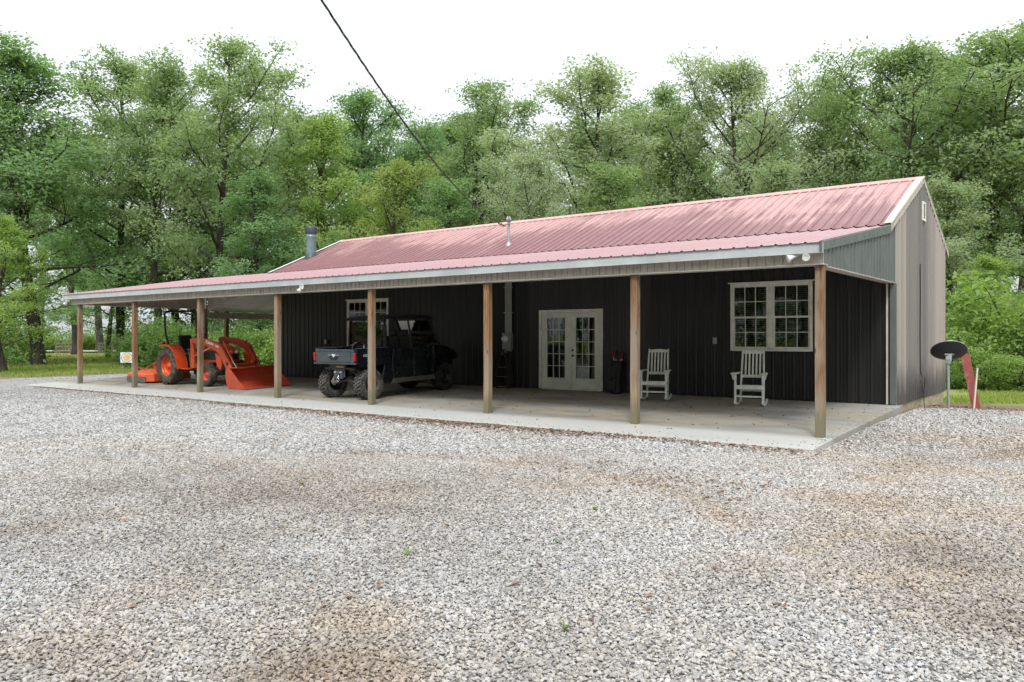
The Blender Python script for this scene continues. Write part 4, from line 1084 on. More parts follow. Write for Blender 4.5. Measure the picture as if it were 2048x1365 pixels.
# ------------------------------------------------------------------ wheels
def wheel(parent, name, c, R, W, rimR, tyre_mat, rim_mat, lug, out):
    """axle along local axis; c centre; out = outward unit direction ('X' or 'Y' axis with sign)"""
    ax, sg = out
    w = bpy.data.objects.new(name, None); COL.objects.link(w); w.parent = parent; w.location = c; w.empty_display_size = .1
    hw = W / 2
    prof = [(rimR, -hw * .72), (rimR + .02, -hw * .86), (rimR + (R - rimR) * .5, -hw), (R - .075, -hw * .93), (R - .04, -hw * .75), (R - .03, -hw * .35), (R - .028, 0), (R - .03, hw * .35), (R - .04, hw * .75), (R - .075, hw * .93), (rimR + (R - rimR) * .5, hw), (rimR + .02, hw * .86), (rimR, hw * .72)]
    mb = MB(); mb.lathe(prof, 40, (0, 0, 0), ax)
    def place(k):
        if ax == 'Y': return [(x, y, z) for x, y, z in k]
        return [(y, x, z) for x, y, z in k]
    tm = MB()
    if lug == 'bar':
        n = 18
        for i in range(n):
            for s in (-1, 1):
                a0 = 2 * math.pi * (i + (.5 if s > 0 else 0)) / n; segs = 4; prev = None
                for j in range(segs + 1):
                    f = j / segs; y = s * (hw * (-.04 + 1.0 * f)); a = a0 + .30 * f; r0 = R - .045 - (.05 * f * f); r1 = R - (.035 * f * f)
                    half = .055 / R * (1.15 - .25 * f)
                    ring = [(r0 * math.cos(a - half), y, r0 * math.sin(a - half)), (r1 * math.cos(a - half * .7), y, r1 * math.sin(a - half * .7)), (r1 * math.cos(a + half * .7), y, r1 * math.sin(a + half * .7)), (r0 * math.cos(a + half), y, r0 * math.sin(a + half))]
                    if prev: tm.add(prev + ring, [(0, 4, 5, 1), (1, 5, 6, 2), (2, 6, 7, 3)] + ([(0, 1, 2, 3)] if j == 1 else []) + ([(7, 6, 5, 4)] if j == segs else []))
                    prev = ring
    else:
        n = 26
        for i in range(n):
            for j, (yo, hl, wd) in enumerate(((-.78, .055, .30), (-.28, .05, .36), (.28, .05, .36), (.78, .055, .30))):
                a = 2 * math.pi * (i + (.5 if j % 2 else 0)) / n; r = R - (.028 if j in (0, 3) else .016)
                Rm = Matrix.Rotation(-a, 3, 'Y') @ Matrix.Rotation((.35 if j % 2 else -.35), 3, 'X')
                tm.box((r * math.cos(a), yo * hw, r * math.sin(a)), (.036, wd * hw, hl), Rm)
            for s in (-1, 1):
                a = 2 * math.pi * i / n; r = R - .06
                tm.box((r * math.cos(a), s * hw * .95, r * math.sin(a)), (.06, .02, .04), Matrix.Rotation(-a, 3, 'Y'))
    mb.add(place(tm.v), tm.f)
    mb.build('tyre', tyre_mat, w)
    k = MB(); r = rimR
    k.lathe([(r + .012, hw * .80), (r + .02, hw * .74), (r - .005, hw * .70), (r * .93, hw * .35), (r * .90, hw * .1), (r * .52, hw * .05), (r * .45, hw * .12), (r * .30, hw * .14), (r * .28, hw * .38), (r * .12, hw * .42), (0, hw * .42)], 36, (0, 0, 0), 'Y')
    for i in range(6):
        a = i * math.pi / 3; k.lathe([(.014, hw * .05), (.014, hw * .22), (0, hw * .24)], 6, (r * .40 * math.cos(a), 0, r * .40 * math.sin(a)), 'Y')
    k.lathe([(r - .005, -hw * .7), (r * .9, -hw * .1), (r * .3, -hw * .05), (0, -hw * .05)], 36, (0, 0, 0), 'Y')
    vs = [(x, y * sg, z) for x, y, z in k.v]; mb = MB(); mb.add(place(vs), k.f, True); mb.build('rim', rim_mat, w)
    return w

# ------------------------------------------------------------------ tractor (faces +X; near side is -Y)
TY = 14.62
tr = thing('tractor', 'orange compact tractor with front loader parked at the left end of the porch', 'tractor', (-24.38, TY, slab_z(TY)), (math.atan(.036), 0, 0))
for s in (-1, 1):
    wheel(tr, 'rear_wheel', (0, s * .63, .60), .60, .37, .31, 'rubber_dusty', 'tractor_orange', 'bar', ('Y', s))
    wheel(tr, 'front_wheel', (2.02, s * .57, .375), .375, .25, .19, 'rubber_dusty', 'bucket_orange', 'bar', ('Y', s))
    # fender: flat top, curved skirt running down in front of the wheel
    pts = [(-.42, 1.26), (-.10, 1.30), (.12, 1.28), (.30, 1.20), (.46, 1.05), (.57, .86), (.62, .66), (.63, .52)]
    mb = MB(); y0, y1 = s * .40, s * .76
    vs = []; fs = []
    for x, z in pts: vs += [(x, y0, z), (x, y1, z), (x - .012, y1, z - .05)]
    for i in range(len(pts) - 1): a = i * 3; fs += [(a, a + 3, a + 4, a + 1), (a + 1, a + 4, a + 5, a + 2)]
    o = len(vs); vs += [(x, y0, z) for x, z in pts] + [(x, y0, .55) for x, z in pts]; m_ = len(pts)
    fs += [(o + i, o + i + 1, o + m_ + i + 1, o + m_ + i) for i in range(m_ - 1)]
    mb.add(vs, fs); f_ = mb.build('fender', 'tractor_orange', tr); so = f_.modifiers.new('thick', 'SOLIDIFY'); so.thickness = .012
    mb = MB(); mb.span((-.34, s * .66 - .05, 1.29), (-.27, s * .66 + .05, 1.37)); mb.build('fender_lamp', 'lamp_red', f_, .01)
# roll bar
mb = MB(); mb.tube([(-.22, -.52, .95), (-.25, -.54, 1.35), (-.36, -.55, 1.66), (-.38, -.55, 2.27), (-.38, -.50, 2.34), (-.38, -.40, 2.36), (-.38, .40, 2.36), (-.38, .50, 2.34), (-.38, .55, 2.27), (-.36, .55, 1.66), (-.25, .54, 1.35), (-.22, .52, .95)], .034, 10); mb.build('roll_bar', 'black_metal', tr)
# chassis, engine, hood
mb = MB(); mb.span((-.35, -.28, .42), (.75, .28, .95)); mb.span((.75, -.17, .42), (1.35, .17, .80)); mb.span((1.3, -.15, .40), (2.45, .15, .70)); mb.build('chassis', 'engine_gray', tr, .03)
mb = MB(); mb.tube([(0, -.60, .60), (0, .60, .60)], .11, 14); mb.tube([(2.02, -.52, .375), (2.02, .52, .375)], .065, 12); mb.span((1.85, -.2, .32), (2.2, .2, .5)); mb.build('axles', 'engine_gray', tr)
mb = MB(); n = 12; sec = lambda w, z0, z1, r: [(-w, z0), (-w, z1 - r)] + [(-w + r * (1 - math.cos(a)), z1 - r + r * math.sin(a)) for a in [math.pi / 2 * k / 4 for k in range(1, 5)]] + [(w - r * (1 - math.sin(a)), z1 - r + r * math.cos(a)) for a in [math.pi / 2 * k / 4 for k in range(0, 5)]] + [(w, z0)]
xs = [(1.02, .27, .72, 1.37), (1.5, .27, .72, 1.34), (2.0, .26, .72, 1.27), (2.35, .25, .72, 1.20), (2.52, .22, .74, 1.10), (2.56, .19, .78, 1.0)]
vs = []; fs = []
for x, w, z0, z1 in xs:
    r_ = sec(w, z0, z1, .10); m_ = len(r_); vs += [(x, y, z) for y, z in r_]
for i in range(len(xs) - 1):
    for j in range(m_ - 1): a = i * m_ + j; fs.append((a, a + 1, a + m_ + 1, a + m_))
fs += [tuple(range(m_)), tuple(range(len(vs) - 1, len(vs) - m_ - 1, -1))]
mb.add(vs, fs, False); hood = mb.build('hood', 'tractor_orange', tr, .006)
mb = MB(); mb.span((2.525, -.16, .80), (2.575, .16, .99)); mb.build('grille', 'black_plastic', hood, .01)
for s in (-1, 1):
    mb = MB(); mb.lathe([(0, .0), (.055, 0), (.06, -.03)], 14, (2.575, s * .11, 1.04), 'X'); mb.build('headlight', 'lamp_white', hood)
    mb = MB(); mb.span((1.35, s * .273, .80), (2.3, s * .279, 1.08)); mb.build('side_grille', 'black_plastic', hood)
# dash, wheel, seat, floor
mb = MB(); mb.span((.86, -.22, .80), (1.03, .22, 1.40)); mb.build('dash', 'black_plastic', tr, .04)
mb = MB(); mb.tube([(.95, 0, 1.35), (.74, 0, 1.50)], .02, 8)
k = MB(); k.lathe([(.175 + .016 * math.cos(a), .016 * math.sin(a)) for a in [2 * math.pi * i / 8 for i in range(9)]], 24); k.box((0, 0, 0), (.33, .03, .012)); k.box((0, 0, 0), (.03, .33, .012))
qm = Vector((-.55, 0, .84)).to_track_quat('Z', 'Y').to_matrix(); mb.add([qm @ Vector(v) + Vector((.73, 0, 1.51)) for v in k.v], k.f, True); mb.build('steering_wheel', 'black_plastic', tr)
st_ = MB(); st_.span((-.10, -.24, 1.0), (.36, .24, 1.12)); st_.box((-.12, 0, 1.32), (.10, .46, .50), Matrix.Rotation(math.radians(-10), 3, 'Y')); st_.build('seat', 'seat_black', tr, .05, None, 3)
mb = MB(); mb.span((.36, -.62, .50), (1.0, -.24, .535)); mb.span((.36, .24, .50), (1.0, .62, .535)); mb.build('floorboard', 'tractor_orange', tr, .008)
mb = MB(); mb.tube([(.62, -.30, .55), (.60, -.32, 1.10), (.58, -.33, 1.16)], .012, 8); mb.tube([(.75, -.30, .55), (.72, -.30, .95)], .012, 8); mb.build('levers', 'chrome', tr)
# engine bits seen between the loader arms
mb = MB(); mb.lathe([(.0, 0), (.085, 0), (.085, .28), (0, .28)], 14, (1.85, -.20, .86), 'X'); mb.tube([(2.2, -.24, .80), (2.2, -.27, 1.02)], .03, 8); mb.span((1.4, -.26, .62), (1.8, -.16, .74)); mb.build('engine', 'engine_gray', tr)
# loader
for s in (-1, 1):
    y = s * .50
    mb = MB(); mb.prism([(1.02, .55), (1.22, .55), (1.24, 1.05), (1.18, 1.40), (1.06, 1.42), (1.02, 1.05)], .07, 'XZ', y - .035); mb.span((1.0, min(y, s * .2), .56), (1.24, max(y, s * .2), .68)); mb.build('loader_mount', 'tractor_orange', tr, .006)
    arm = [(1.02, 1.46), (1.30, 1.50), (1.95, 1.46), (2.55, 1.33), (2.72, 1.24), (3.25, .52), (3.36, .34), (3.24, .28), (3.10, .36), (2.60, .98), (2.42, 1.10), (1.86, 1.27), (1.20, 1.33), (1.04, 1.34)]
    mb = MB(); mb.prism(arm, .075, 'XZ', y - .0375); a_ = mb.build('loader_arm', 'tractor_orange', tr, .008)
    mb = MB(); mb.prism([(2.36, 1.04), (2.62, .92), (2.70, .70), (2.62, .52), (2.44, .62)], .05, 'XZ', y - .025 - s * .006); mb.build('gusset', 'tractor_orange', a_, .004)
    mb = MB(); mb.lathe([(.055, -.055), (.055, .055), (0, .055)], 14, (3.02, y, .72), 'Y'); mb.lathe([(.055, -.055), (0, -.055)], 14, (3.02, y, .72), 'Y'); mb.build('pivot_pin', 'black_metal', a_)
    mb = MB(); mb.tube([(1.20, y + s * .01, .92), (1.75, y + s * .01, 1.08)], .032, 10); mb.build('lift_cylinder', 'tractor_orange', tr)
    mb = MB(); mb.tube([(1.75, y + s * .01, 1.08), (2.10, y + s * .01, 1.20)], .018, 8); mb.build('piston_rod', 'chrome', tr)
    yi = y - s * .10
    mb = MB(); mb.tube([(2.62, yi, 1.40), (3.10, yi, .78)], .034, 10); mb.build('tilt_cylinder', 'tractor_orange', tr)
    mb = MB(); mb.tube([(3.10, yi, .78), (3.34, yi, .55)], .018, 8); mb.build('piston_rod', 'chrome', tr)
    mb = MB(); mb.tube([(2.5, yi - s * .03, 1.42), (2.9, yi - s * .03, 1.12), (3.28, yi - s * .03, .62)], .010, 6); mb.build('hose', 'cable_black', tr)
mb = MB(); mb.tube([(2.98, -.47, .66), (2.98, .47, .66)], .055, 12); mb.build('cross_tube', 'tractor_orange', tr)
mb = MB(); mb.bar((2.55, -.5, 1.0), (2.75, -.0, .55), .05, .05); mb.build('brush_guard', 'tractor_orange', tr)
# bucket
bw = .80; B0 = (3.50, -TY + TY)
prof = [(3.36, .60), (3.52, .60), (4.20, .045), (4.26, .015), (3.62, .012), (3.46, .05), (3.37, .16), (3.33, .34)]
mb = MB(); shell = [(3.50, .60), (3.34, .56), (3.325, .34), (3.36, .16), (3.46, .05), (3.62, .012), (4.26, .012)]; vs = []; fs = []
for x, z in shell: vs += [(x, -bw, z), (x, bw, z)]
for i in range(len(shell) - 1): fs.append((i * 2, i * 2 + 1, i * 2 + 3, i * 2 + 2))
mb.add(vs, fs); bk = mb.build('bucket', 'bucket_orange', tr); so = bk.modifiers.new('thick', 'SOLIDIFY'); so.thickness = .012
for s in (-1, 1):
    mb = MB(); mb.prism([(3.50, .61), (3.60, .56), (4.27, .012), (3.62, .008), (3.45, .045), (3.35, .16), (3.315, .34), (3.33, .57)], .012, 'XZ', s * (bw + .006) - .006); mb.build('side_plate', 'bucket_orange', bk)
    mb = MB(); mb.prism([(3.20, .30), (3.36, .30), (3.36, .60), (3.28, .62)], .10, 'XZ', s * .50 - .05); mb.build('bucket_bracket', 'bucket_orange', bk)
mb = MB(); mb.span((4.16, -bw, .008), (4.30, bw, .022)); mb.build('cutting_edge', 'mud_metal', bk)
mb = MB(); mb.span((3.33, -bw, .585), (3.54, bw, .612)); mb.build('top_lip', 'bucket_orange', bk, .004)
# lettering on the near loader arm
ang = math.atan2(1.33 - 1.46, .6)
def letter(body, size, x, z, parent, y, mat, a, bold=.004):
    me = text_mesh(body, size, .002, mat, bold); me.transform(Matrix.Rotation(-a, 4, 'Y')); return link('lettering', me, parent, 0, (x, y, z))
letter('Kubota', .135, 2.13, 1.345, tr, -.5415, 'letter_white', -.20)
letter('LA525', .075, 2.50, 1.245, tr, -.5415, 'letter_white', -.30)

# ------------------------------------------------------------------ rotary mower behind the tractor
mw = thing('rotary_mower', 'orange rotary mower deck hitched behind the tractor', 'mower', (-26.15, 14.60, slab_z(14.60)), (math.atan(.036), 0, 0))
deck = [(-.92, -.42), (-.60, -.80), (.55, -.80), (.78, -.62), (.78, .62), (.55, .80), (-.60, .80), (-.92, .42)]
mb = MB(); n = len(deck); vs = [(x, y, .06) for x, y in deck] + [(x, y, .30) for x, y in deck] + [(x * .93, y * .93, .335) for x, y in deck] + [(x * .34, y * .34, .44) for x, y in deck]
fs = []
for lv in range(3):
    for i in range(n): j = (i + 1) % n; fs.append((lv * n + i, lv * n + j, lv * n + n + j, lv * n + n + i))
fs.append(tuple(range(3 * n, 4 * n))); mb.add(vs, fs); mb.build('deck', 'mower_orange', mw, .008)
mb = MB(); mb.span((-.62, -.812, .03), (.58, -.801, .22)); mb.build('side_skid', 'mud_metal', mw); mb = MB(); mb.span((-.62, .801, .03), (.58, .812, .22)); mb.build('side_skid', 'mud_metal', mw)
mb = MB(); mb.span((-.16, -.14, .43), (.16, .14, .64)); mb.tube([(.0, 0, .64), (0, 0, .70)], .09, 12); mb.build('gearbox', 'mower_orange', mw, .02)
mb = MB(); mb.tube([(.16, 0, .55), (1.35, 0, .58)], .055, 12); mb.build('drive_shaft', 'black_plastic', mw)
for s in (-1, 1):
    mb = MB(); mb.bar((.60, s * .34, .36), (.62, s * .08, .86), .05, .03); mb.build('hitch_bar', 'mower_orange', mw); mb = MB(); mb.bar((.60, s * .06, .86), (-.62, s * .30, .36), .035, .02); mb.build('hitch_brace', 'mower_orange', mw)
    mb = MB(); mb.bar((-.50, s * .55, .34), (.62, s * .22, .37), .08, .05); mb.build('deck_rib', 'mower_orange', mw)
    mb = MB(); mb.bar((.7, s * .40, .40), (1.55, s * .34, .48), .04, .06); mb.build('lift_link', 'mower_orange', mw)
mb = MB(); mb.bar((-.88, 0, .36), (-1.25, 0, .40), .06, .06); mb.build('tail_arm', 'mower_orange', mw)
mb = MB(); mb.lathe([(.09, -.04), (.17, -.05), (.19, 0), (.17, .05), (.09, .04)], 20, (-1.22, 0, .19), 'Y'); mb.bar((-1.22, -.07, .19), (-1.22, -.07, .42), .03, .03, (0, 1, 0)); mb.bar((-1.22, .07, .19), (-1.22, .07, .42), .03, .03, (0, 1, 0)); mb.build('tail_wheel', 'rubber', mw)

# ------------------------------------------------------------------ utility vehicle (faces the wall, +Y)
UY = 13.62
uv = thing('utility_vehicle', 'dark blue side-by-side utility vehicle parked facing the wall', 'utility vehicle', (-15.38, UY, slab_z(UY)), (math.atan(.036), 0, 0))
for s in (-1, 1):
    wheel(uv, 'rear_wheel', (s * .655, 0, .375), .378, .29, .19, 'rubber_tread', 'black_metal', 'block', ('X', s))
    wheel(uv, 'front_wheel', (s * .655, 2.72, .375), .378, .27, .19, 'rubber', 'black_metal', 'block', ('X', s))
# cargo bed: floor, sides, tailgate
mb = MB(); mb.span((-.72, -.44, .90), (.72, .62, .935)); mb.build('bed_floor', 'utv_bed', uv)
for s in (-1, 1):
    mb = MB(); mb.prism([(-.46, .90), (-.46, 1.22), (-.42, 1.255), (.64, 1.255), (.64, .90), (.45, .84), (-.30, .84)], .05, 'YZ', s * .735 - .025); bs = mb.build('bed_side', 'utv_blue', uv, .012, None, 2)
    mb = MB(); mb.span((s * .735 - .034, -.45, 1.256), (s * .735 + .034, .64, 1.275)); mb.build('bed_rail', 'utv_bed', bs, .006)
mb = MB(); mb.span((-.70, -.500, .885), (.70, -.445, 1.25)); mb.span((-.60, -.514, .94), (.60, -.501, 1.17)); tg = mb.build('tailgate', 'utv_bed', uv, .014, None, 2)
mb = MB()
for k in range(6):
    x = -.55 + k * .22; mb.span((x - .085, -.515, 1.205), (x + .085, -.501, 1.238))
mb.build('tailgate_lip', 'utv_bed', tg, .004)
mb = MB(); mb.prism([(-.17, 1.08), (.17, 1.08), (.15, 1.02), (.08, .985), (-.08, .985), (-.15, 1.02)], .006, 'XZ', -.520); mb.build('handle_recess', 'black_plastic', tg)
# tailgate emblem: a bar with a split double-horned mark
mb = MB(); mb.span((-.20, -.5235, 1.104), (.20, -.516, 1.116)); mb.build('emblem_bar', 'letter_grey', tg)
mb = MB()
mb.prism([(-.012, 1.050), (.022, 1.075), (.030, 1.140), (.004, 1.128), (-.018, 1.085)], .008, 'XZ', -.5305)
mb.prism([(.034, 1.068), (.062, 1.096), (.066, 1.138), (.046, 1.124)], .008, 'XZ', -.5305)
mb.prism([(-.030, 1.092), (-.010, 1.118), (-.026, 1.142), (-.050, 1.128)], .008, 'XZ', -.5305)
mb.build('emblem', 'letter_white', tg)
for s in (-1, 1):
    mb = MB(); mb.prism([(s * .705, .965), (s * .765, .97), (s * .765, 1.17), (s * .705, 1.175)], .06, 'XZ', -.525); mb.build('tail_light', 'lamp_red', uv, .01)
    mb = MB(); mb.prism([(s * .70, .88), (s * .765, .88), (s * .765, .93), (s * .70, .92)], .05, 'XZ', -.52); mb.build('light_bezel', 'utv_bed', uv, .005)
# lettering on the bed side
me = text_mesh('can-am', .12, .003, 'letter_grey', .004); me.transform(Matrix.Rotation(math.pi / 2, 4, 'Z')); link('lettering', me, uv, 0, (.764, -.08, 1.10))
# frame, hitch, suspension under the bed
mb = MB(); mb.span((-.20, -.36, .55), (.20, -.33, .80)); mb.span((-.16, -.40, .52), (.16, -.365, .72)); mb.span((-.05, -.43, .60), (.05, -.39, .68)); mb.build('hitch_plate', 'utv_bed', uv, .008)
for s in (-1, 1):
    mb = MB(); mb.span((s * .10 - .04, -.406, .665), (s * .10 + .04, -.401, .70)); mb.build('reflector', 'letter_grey', uv)
    mb = MB(); mb.tube([(s * .16, .05, .46), (s * .56, .0, .36)], .024, 8); mb.tube([(s * .16, -.16, .46), (s * .56, -.04, .36)], .024, 8); mb.tube([(s * .17, -.1, .68), (s * .55, -.02, .52)], .020, 8); mb.build('suspension_arm', 'mud_metal', uv)
    mb = MB(); mb.tube([(s * .36, .06, .40), (s * .30, .12, .92)], .03, 10)
    for k in range(9): mb.lathe([(.045, .0), (.056, .012), (.045, .024)], 10, (s * (.355 - .006 * k), .066 + .007 * k, .46 + k * .045))
    mb.build('shock', 'black_metal', uv)
mb = MB(); mb.tube([(-.55, -.33, .78), (.55, -.33, .78)], .028, 8); mb.span((-.30, -.40, .79), (.30, -.30, .88)); mb.span((-.5, -.3, .72), (.5, .5, .82)); mb.build('rear_frame', 'black_metal', uv)
mb = MB(); mb.span((-.02, -.425, .80), (.24, -.402, .845)); mb.build('warning_plate', 'amber_plate', uv, .003)
mb = MB(); mb.tube([(-.22, -.30, .55), (-.24, -.36, .44), (-.12, -.42, .40), (.0, -.44, .46)], .045, 10); mb.build('exhaust', 'mud_metal', uv)
mb = MB(); mb.lathe([(0, -.1), (.12, -.08), (.15, 0), (.12, .08), (0, .1)], 14, (-.05, .1, .45), 'Y'); mb.span((-.3, .2, .42), (.3, 1.0, .70)); mb.build('gear_case', 'mud_metal', uv)
mb = MB(); cpts = [(.06 + .035 * math.cos(a), -.455, .50 + .05 * math.sin(a)) for a in [2 * math.pi * k / 12 for k in range(13)]]; mb.tube(cpts, .010, 6); mb.tube([(.05, -.42, .60), (.05, -.45, .55)], .014, 6); mb.build('shackle', 'chrome', uv)
# body: floor, seat boxes, doors, hood, fenders
mb = MB(); mb.span((-.62, .45, .34), (.62, 2.55, .42)); mb.build('floor_pan', 'black_plastic', uv, .02)
for y0 in (.66, 1.62):
    mb = MB(); mb.span((-.60, y0, .42), (.60, y0 + .50, .84)); mb.build('seat_box', 'black_plastic', uv, .03)
    for cx in (-.40, 0, .40):
        mb = MB(); mb.span((cx - .19, y0 - .02, .84), (cx + .19, y0 + .50, .96)); mb.box((cx, y0 - .01, 1.22), (.37, .11, .60), Matrix.Rotation(math.radians(8), 3, 'X')); mb.build('seat', 'seat_black', uv, .04, None, 2)
        mb = MB(); mb.box((cx, y0 - .07, 1.60), (.22, .09, .16)); mb.build('headrest', 'seat_black', uv, .03, None, 2)
mb = MB(); mb.span((-.64, .50, .84), (.64, .60, 1.30)); mb.build('cab_back_panel', 'utv_blue', uv, .02)
for s in (-1, 1):
    x = s * .70
    mb = MB(); mb.prism([(.40, .52), (.52, .95), (.56, 1.28), (.66, 1.30), (.72, .95), (.80, .52), (.70, .36), (.48, .40)], .07, 'YZ', x - .035); mb.build('rear_quarter', 'utv_blue', uv, .015)
    for y0, y1 in ((.80, 1.50), (1.56, 2.30)):
        mb = MB(); mb.prism([(y0, .46), (y0 - .04, .90), (y0 + .02, 1.22), (y1 - .02, 1.18), (y1, .90), (y1 - .06, .46)], .05, 'YZ', x - .025); d_ = mb.build('cab_door', 'utv_blue', uv, .015)
        mb = MB(); mb.span((x + s * .026, y1 - .22, 1.06), (x + s * .04, y1 - .10, 1.09)); mb.build('handle', 'black_plastic', d_)
    mb = MB(); mb.prism([(.72, .34), (.76, .46), (2.28, .46), (2.34, .34)], .08, 'YZ', x - .04); mb.build('rocker_panel', 'mud_metal', uv, .01)
    mb = MB(); mb.prism([(2.26, .50), (2.26, .84), (2.40, .86), (2.50, .70), (2.40, .50)], .06, 'YZ', s * .70 - .03); mb.build('front_quarter', 'utv_blue', uv, .012)
mb = MB(); mb.prism([(2.28, .82), (2.28, 1.25), (2.72, 1.23), (3.10, 1.10), (3.27, .98), (3.27, .82)], 1.44, 'YZ', -.72); mb.build('hood', 'utv_blue', uv, .03, None, 2)
mb = MB(); mb.span((-.44, 2.35, .42), (.44, 3.20, .81)); mb.build('nose', 'black_plastic', uv, .03)
mb = MB(); mb.span((-.52, 3.20, .56), (.52, 3.30, .80)); mb.tube([(-.45, 3.32, .5), (-.45, 3.36, .86), (.45, 3.36, .86), (.45, 3.32, .5)], .025, 8); mb.build('front_bumper', 'black_metal', uv, .01)
mb = MB(); mb.span((-.60, 2.20, 1.05), (.60, 2.36, 1.30)); mb.build('dashboard', 'black_plastic', uv, .04)
mb = MB(); mb.tube([(-.36, 2.2, 1.22), (-.36, 1.98, 1.32)], .02, 8); k = MB(); k.lathe([(.17 + .016 * math.cos(a), .016 * math.sin(a)) for a in [2 * math.pi * i / 8 for i in range(9)]], 24); k.box((0, 0, 0), (.33, .03, .012))
qm = Vector((0, -.75, .6)).to_track_quat('Z', 'Y').to_matrix(); mb.add([qm @ Vector(v) + Vector((-.36, 1.97, 1.33)) for v in k.v], k.f, True); mb.build('steering_wheel', 'black_plastic', uv)
# cage and roof
for s in (-1, 1):
    mb = MB(); mb.tube([(s * .64, .55, 1.0), (s * .66, .58, 1.45), (s * .63, .62, 1.96), (s * .60, .80, 2.02), (s * .60, 2.05, 2.02), (s * .62, 2.25, 1.94), (s * .66, 2.62, 1.24)], .03, 10); mb.build('cage_side', 'black_metal', uv)
    mb = MB(); mb.tube([(s * .67, 1.50, .9), (s * .65, 1.50, 1.6), (s * .60, 1.46, 2.0)], .028, 10); mb.build('cage_pillar', 'black_metal', uv)
for y, z in ((.62, 1.96), (1.46, 2.0), (2.22, 1.96)):
    mb = MB(); mb.tube([(-.62, y, z), (.62, y, z)], .026, 8); mb.build('cage_bar', 'black_metal', uv)
mb = MB(); mb.tube([(-.64, .57, 1.42), (.0, .57, 1.30), (.64, .57, 1.42)], .02, 8); mb.build('cage_bar', 'black_metal', uv)
mb = MB(); vs = []; fs = []; ny = 8
for i in range(ny + 1):
    y = .50 + 1.85 * i / ny; zc = 2.035 + .03 * math.sin(math.pi * i / ny) - (.03 if i in (0, ny) else 0)
    for x, dz in ((-.70, -.05), (-.66, 0), (-.35, .015), (0, .02), (.35, .015), (.66, 0), (.70, -.05)): vs.append((x, y, zc + dz))
for i in range(ny):
    for j in range(6): a = i * 7 + j; fs.append((a, a + 1, a + 8, a + 7))
mb.add(vs, fs, True); rf = mb.build('roof', 'black_plastic', uv); rf.modifiers.new('thick', 'SOLIDIFY').thickness = .035
mb = MB(); mb.add([(-.58, 2.60, 1.28), (.58, 2.60, 1.28), (.56, 2.27, 1.90), (-.56, 2.27, 1.90), (-.58, 2.604, 1.283), (.58, 2.604, 1.283), (.56, 2.274, 1.903), (-.56, 2.274, 1.903)], [(0, 1, 2, 3), (7, 6, 5, 4)]); mb.build('windshield', 'glass', uv)
mb = MB(); mb.span((-.58, .535, 1.32), (.58, .539, 1.90)); mb.build('rear_window', 'glass', uv)
# spare hoop (steel handle) lying on the bed
t = thing('wire_hoop', 'bent grey metal hoop standing on the utility vehicle bed', 'metal hoop', (-15.62, 14.02, slab_z(14) + .96))
mb = MB(); mb.tube([(-.02, 0, .42), (-.16, .02, .36), (-.22, .05, .22), (-.12, .04, .10), (.12, .02, .02), (.26, .0, .12), (.26, .02, .30), (.22, .06, .36)], .020, 8); mb.build('hoop', 'galvanized', t)

# ------------------------------------------------------------------ painted quilt sign by the tractor bay
sx, sy = at_d(254, 37.0); sz = z_at(726, 37.0)
t = thing('yard_sign', 'white square sign with yellow and brown star pattern beside the second post from the left', 'sign', (sx, sy, -.33), (0, 0, math.radians(40)))
h = sz + .33
mb = MB(); mb.span((-.29, -.012, h), (.29, .0, h + .48)); mb.build('board', 'sign_white', t, .004)
for k in range(6):
    a = k * math.pi / 3; mb = MB(); c0 = Vector((.115 * math.cos(a), h + .24 + .115 * math.sin(a)))
    mb.prism([(c0.x + .072 * math.cos(b) * 1.15, c0.y + .060 * math.sin(b)) for b in [2 * math.pi * j / 8 for j in range(8)]], .004, 'XZ', -.0165); mb.build('petal', 'sign_yellow', t)
mb = MB(); mb.prism([(.05 * math.cos(b), h + .24 + .05 * math.sin(b)) for b in [2 * math.pi * j / 8 for j in range(8)]], .005, 'XZ', -.018); mb.build('centre_disc', 'sign_yellow', t)
mb = MB(); m_ = 24; vs = []
for k in range(m_):
    a = 2 * math.pi * k / m_
    for r in (.205, .228): vs.append((1.12 * r * math.cos(a), -.0145, h + .24 + .98 * r * math.sin(a)))
mb.add(vs, [(2 * k, 2 * k + 1, (2 * k + 3) % (2 * m_), (2 * k + 2) % (2 * m_)) for k in range(m_)]); mb.build('ring', 'sign_brown', t)
for s in (-1, 1):
    mb = MB(); mb.tube([(s * .2, .008, 0), (s * .2, .008, h + .40)], .006, 6); mb.build('wire_leg', 'galvanized', t)

# ------------------------------------------------------------------ far road with wooden bridge rails
def railing(px0, px1, d, label):
    a = Vector((*at_d(px0, d), -.30)); b = Vector((*at_d(px1, d), -.30)); w = b - a; Lr = w.length; ang_ = math.atan2(w.y, w.x)
    t = thing('wooden_railing', label, 'railing', a, (0, 0, ang_), 'wooden bridge railings on the far road')
    n = max(3, int(round(Lr / .34)))
    for k in range(n + 1):
        x = Lr * k / n; mb = MB(); big = k in (0, n)
        mb.span((x - (.09 if big else .045), -.05, 0), (x + (.09 if big else .045), .05, 1.12)); mb.build('post' if big else 'baluster', 'weathered_rail', t)
    for z in (.18, .62, 1.02):
        mb = MB(); mb.span((-.1, -.10, z), (Lr + .1, -.052, z + .13)); mb.build('rail', 'weathered_rail', t)
    return t
railing(113, 147, 86, 'grey wooden railing beside the far road left of the first post')
railing(199, 224, 86, 'grey wooden railing beside the far road right of the first post')
p0, p1 = Vector((*at_d(60, 90), 0)), Vector((*at_d(300, 90), 0)); dirr = (p1 - p0).normalized(); nn = Vector((-dirr.y, dirr.x, 0))
mb = MB(); a, b = p0 - dirr * 20, p1 + dirr * 12
mb.add([a - nn * 3, b - nn * 3, b + nn * 5, a + nn * 5], [(0, 1, 2, 3)])
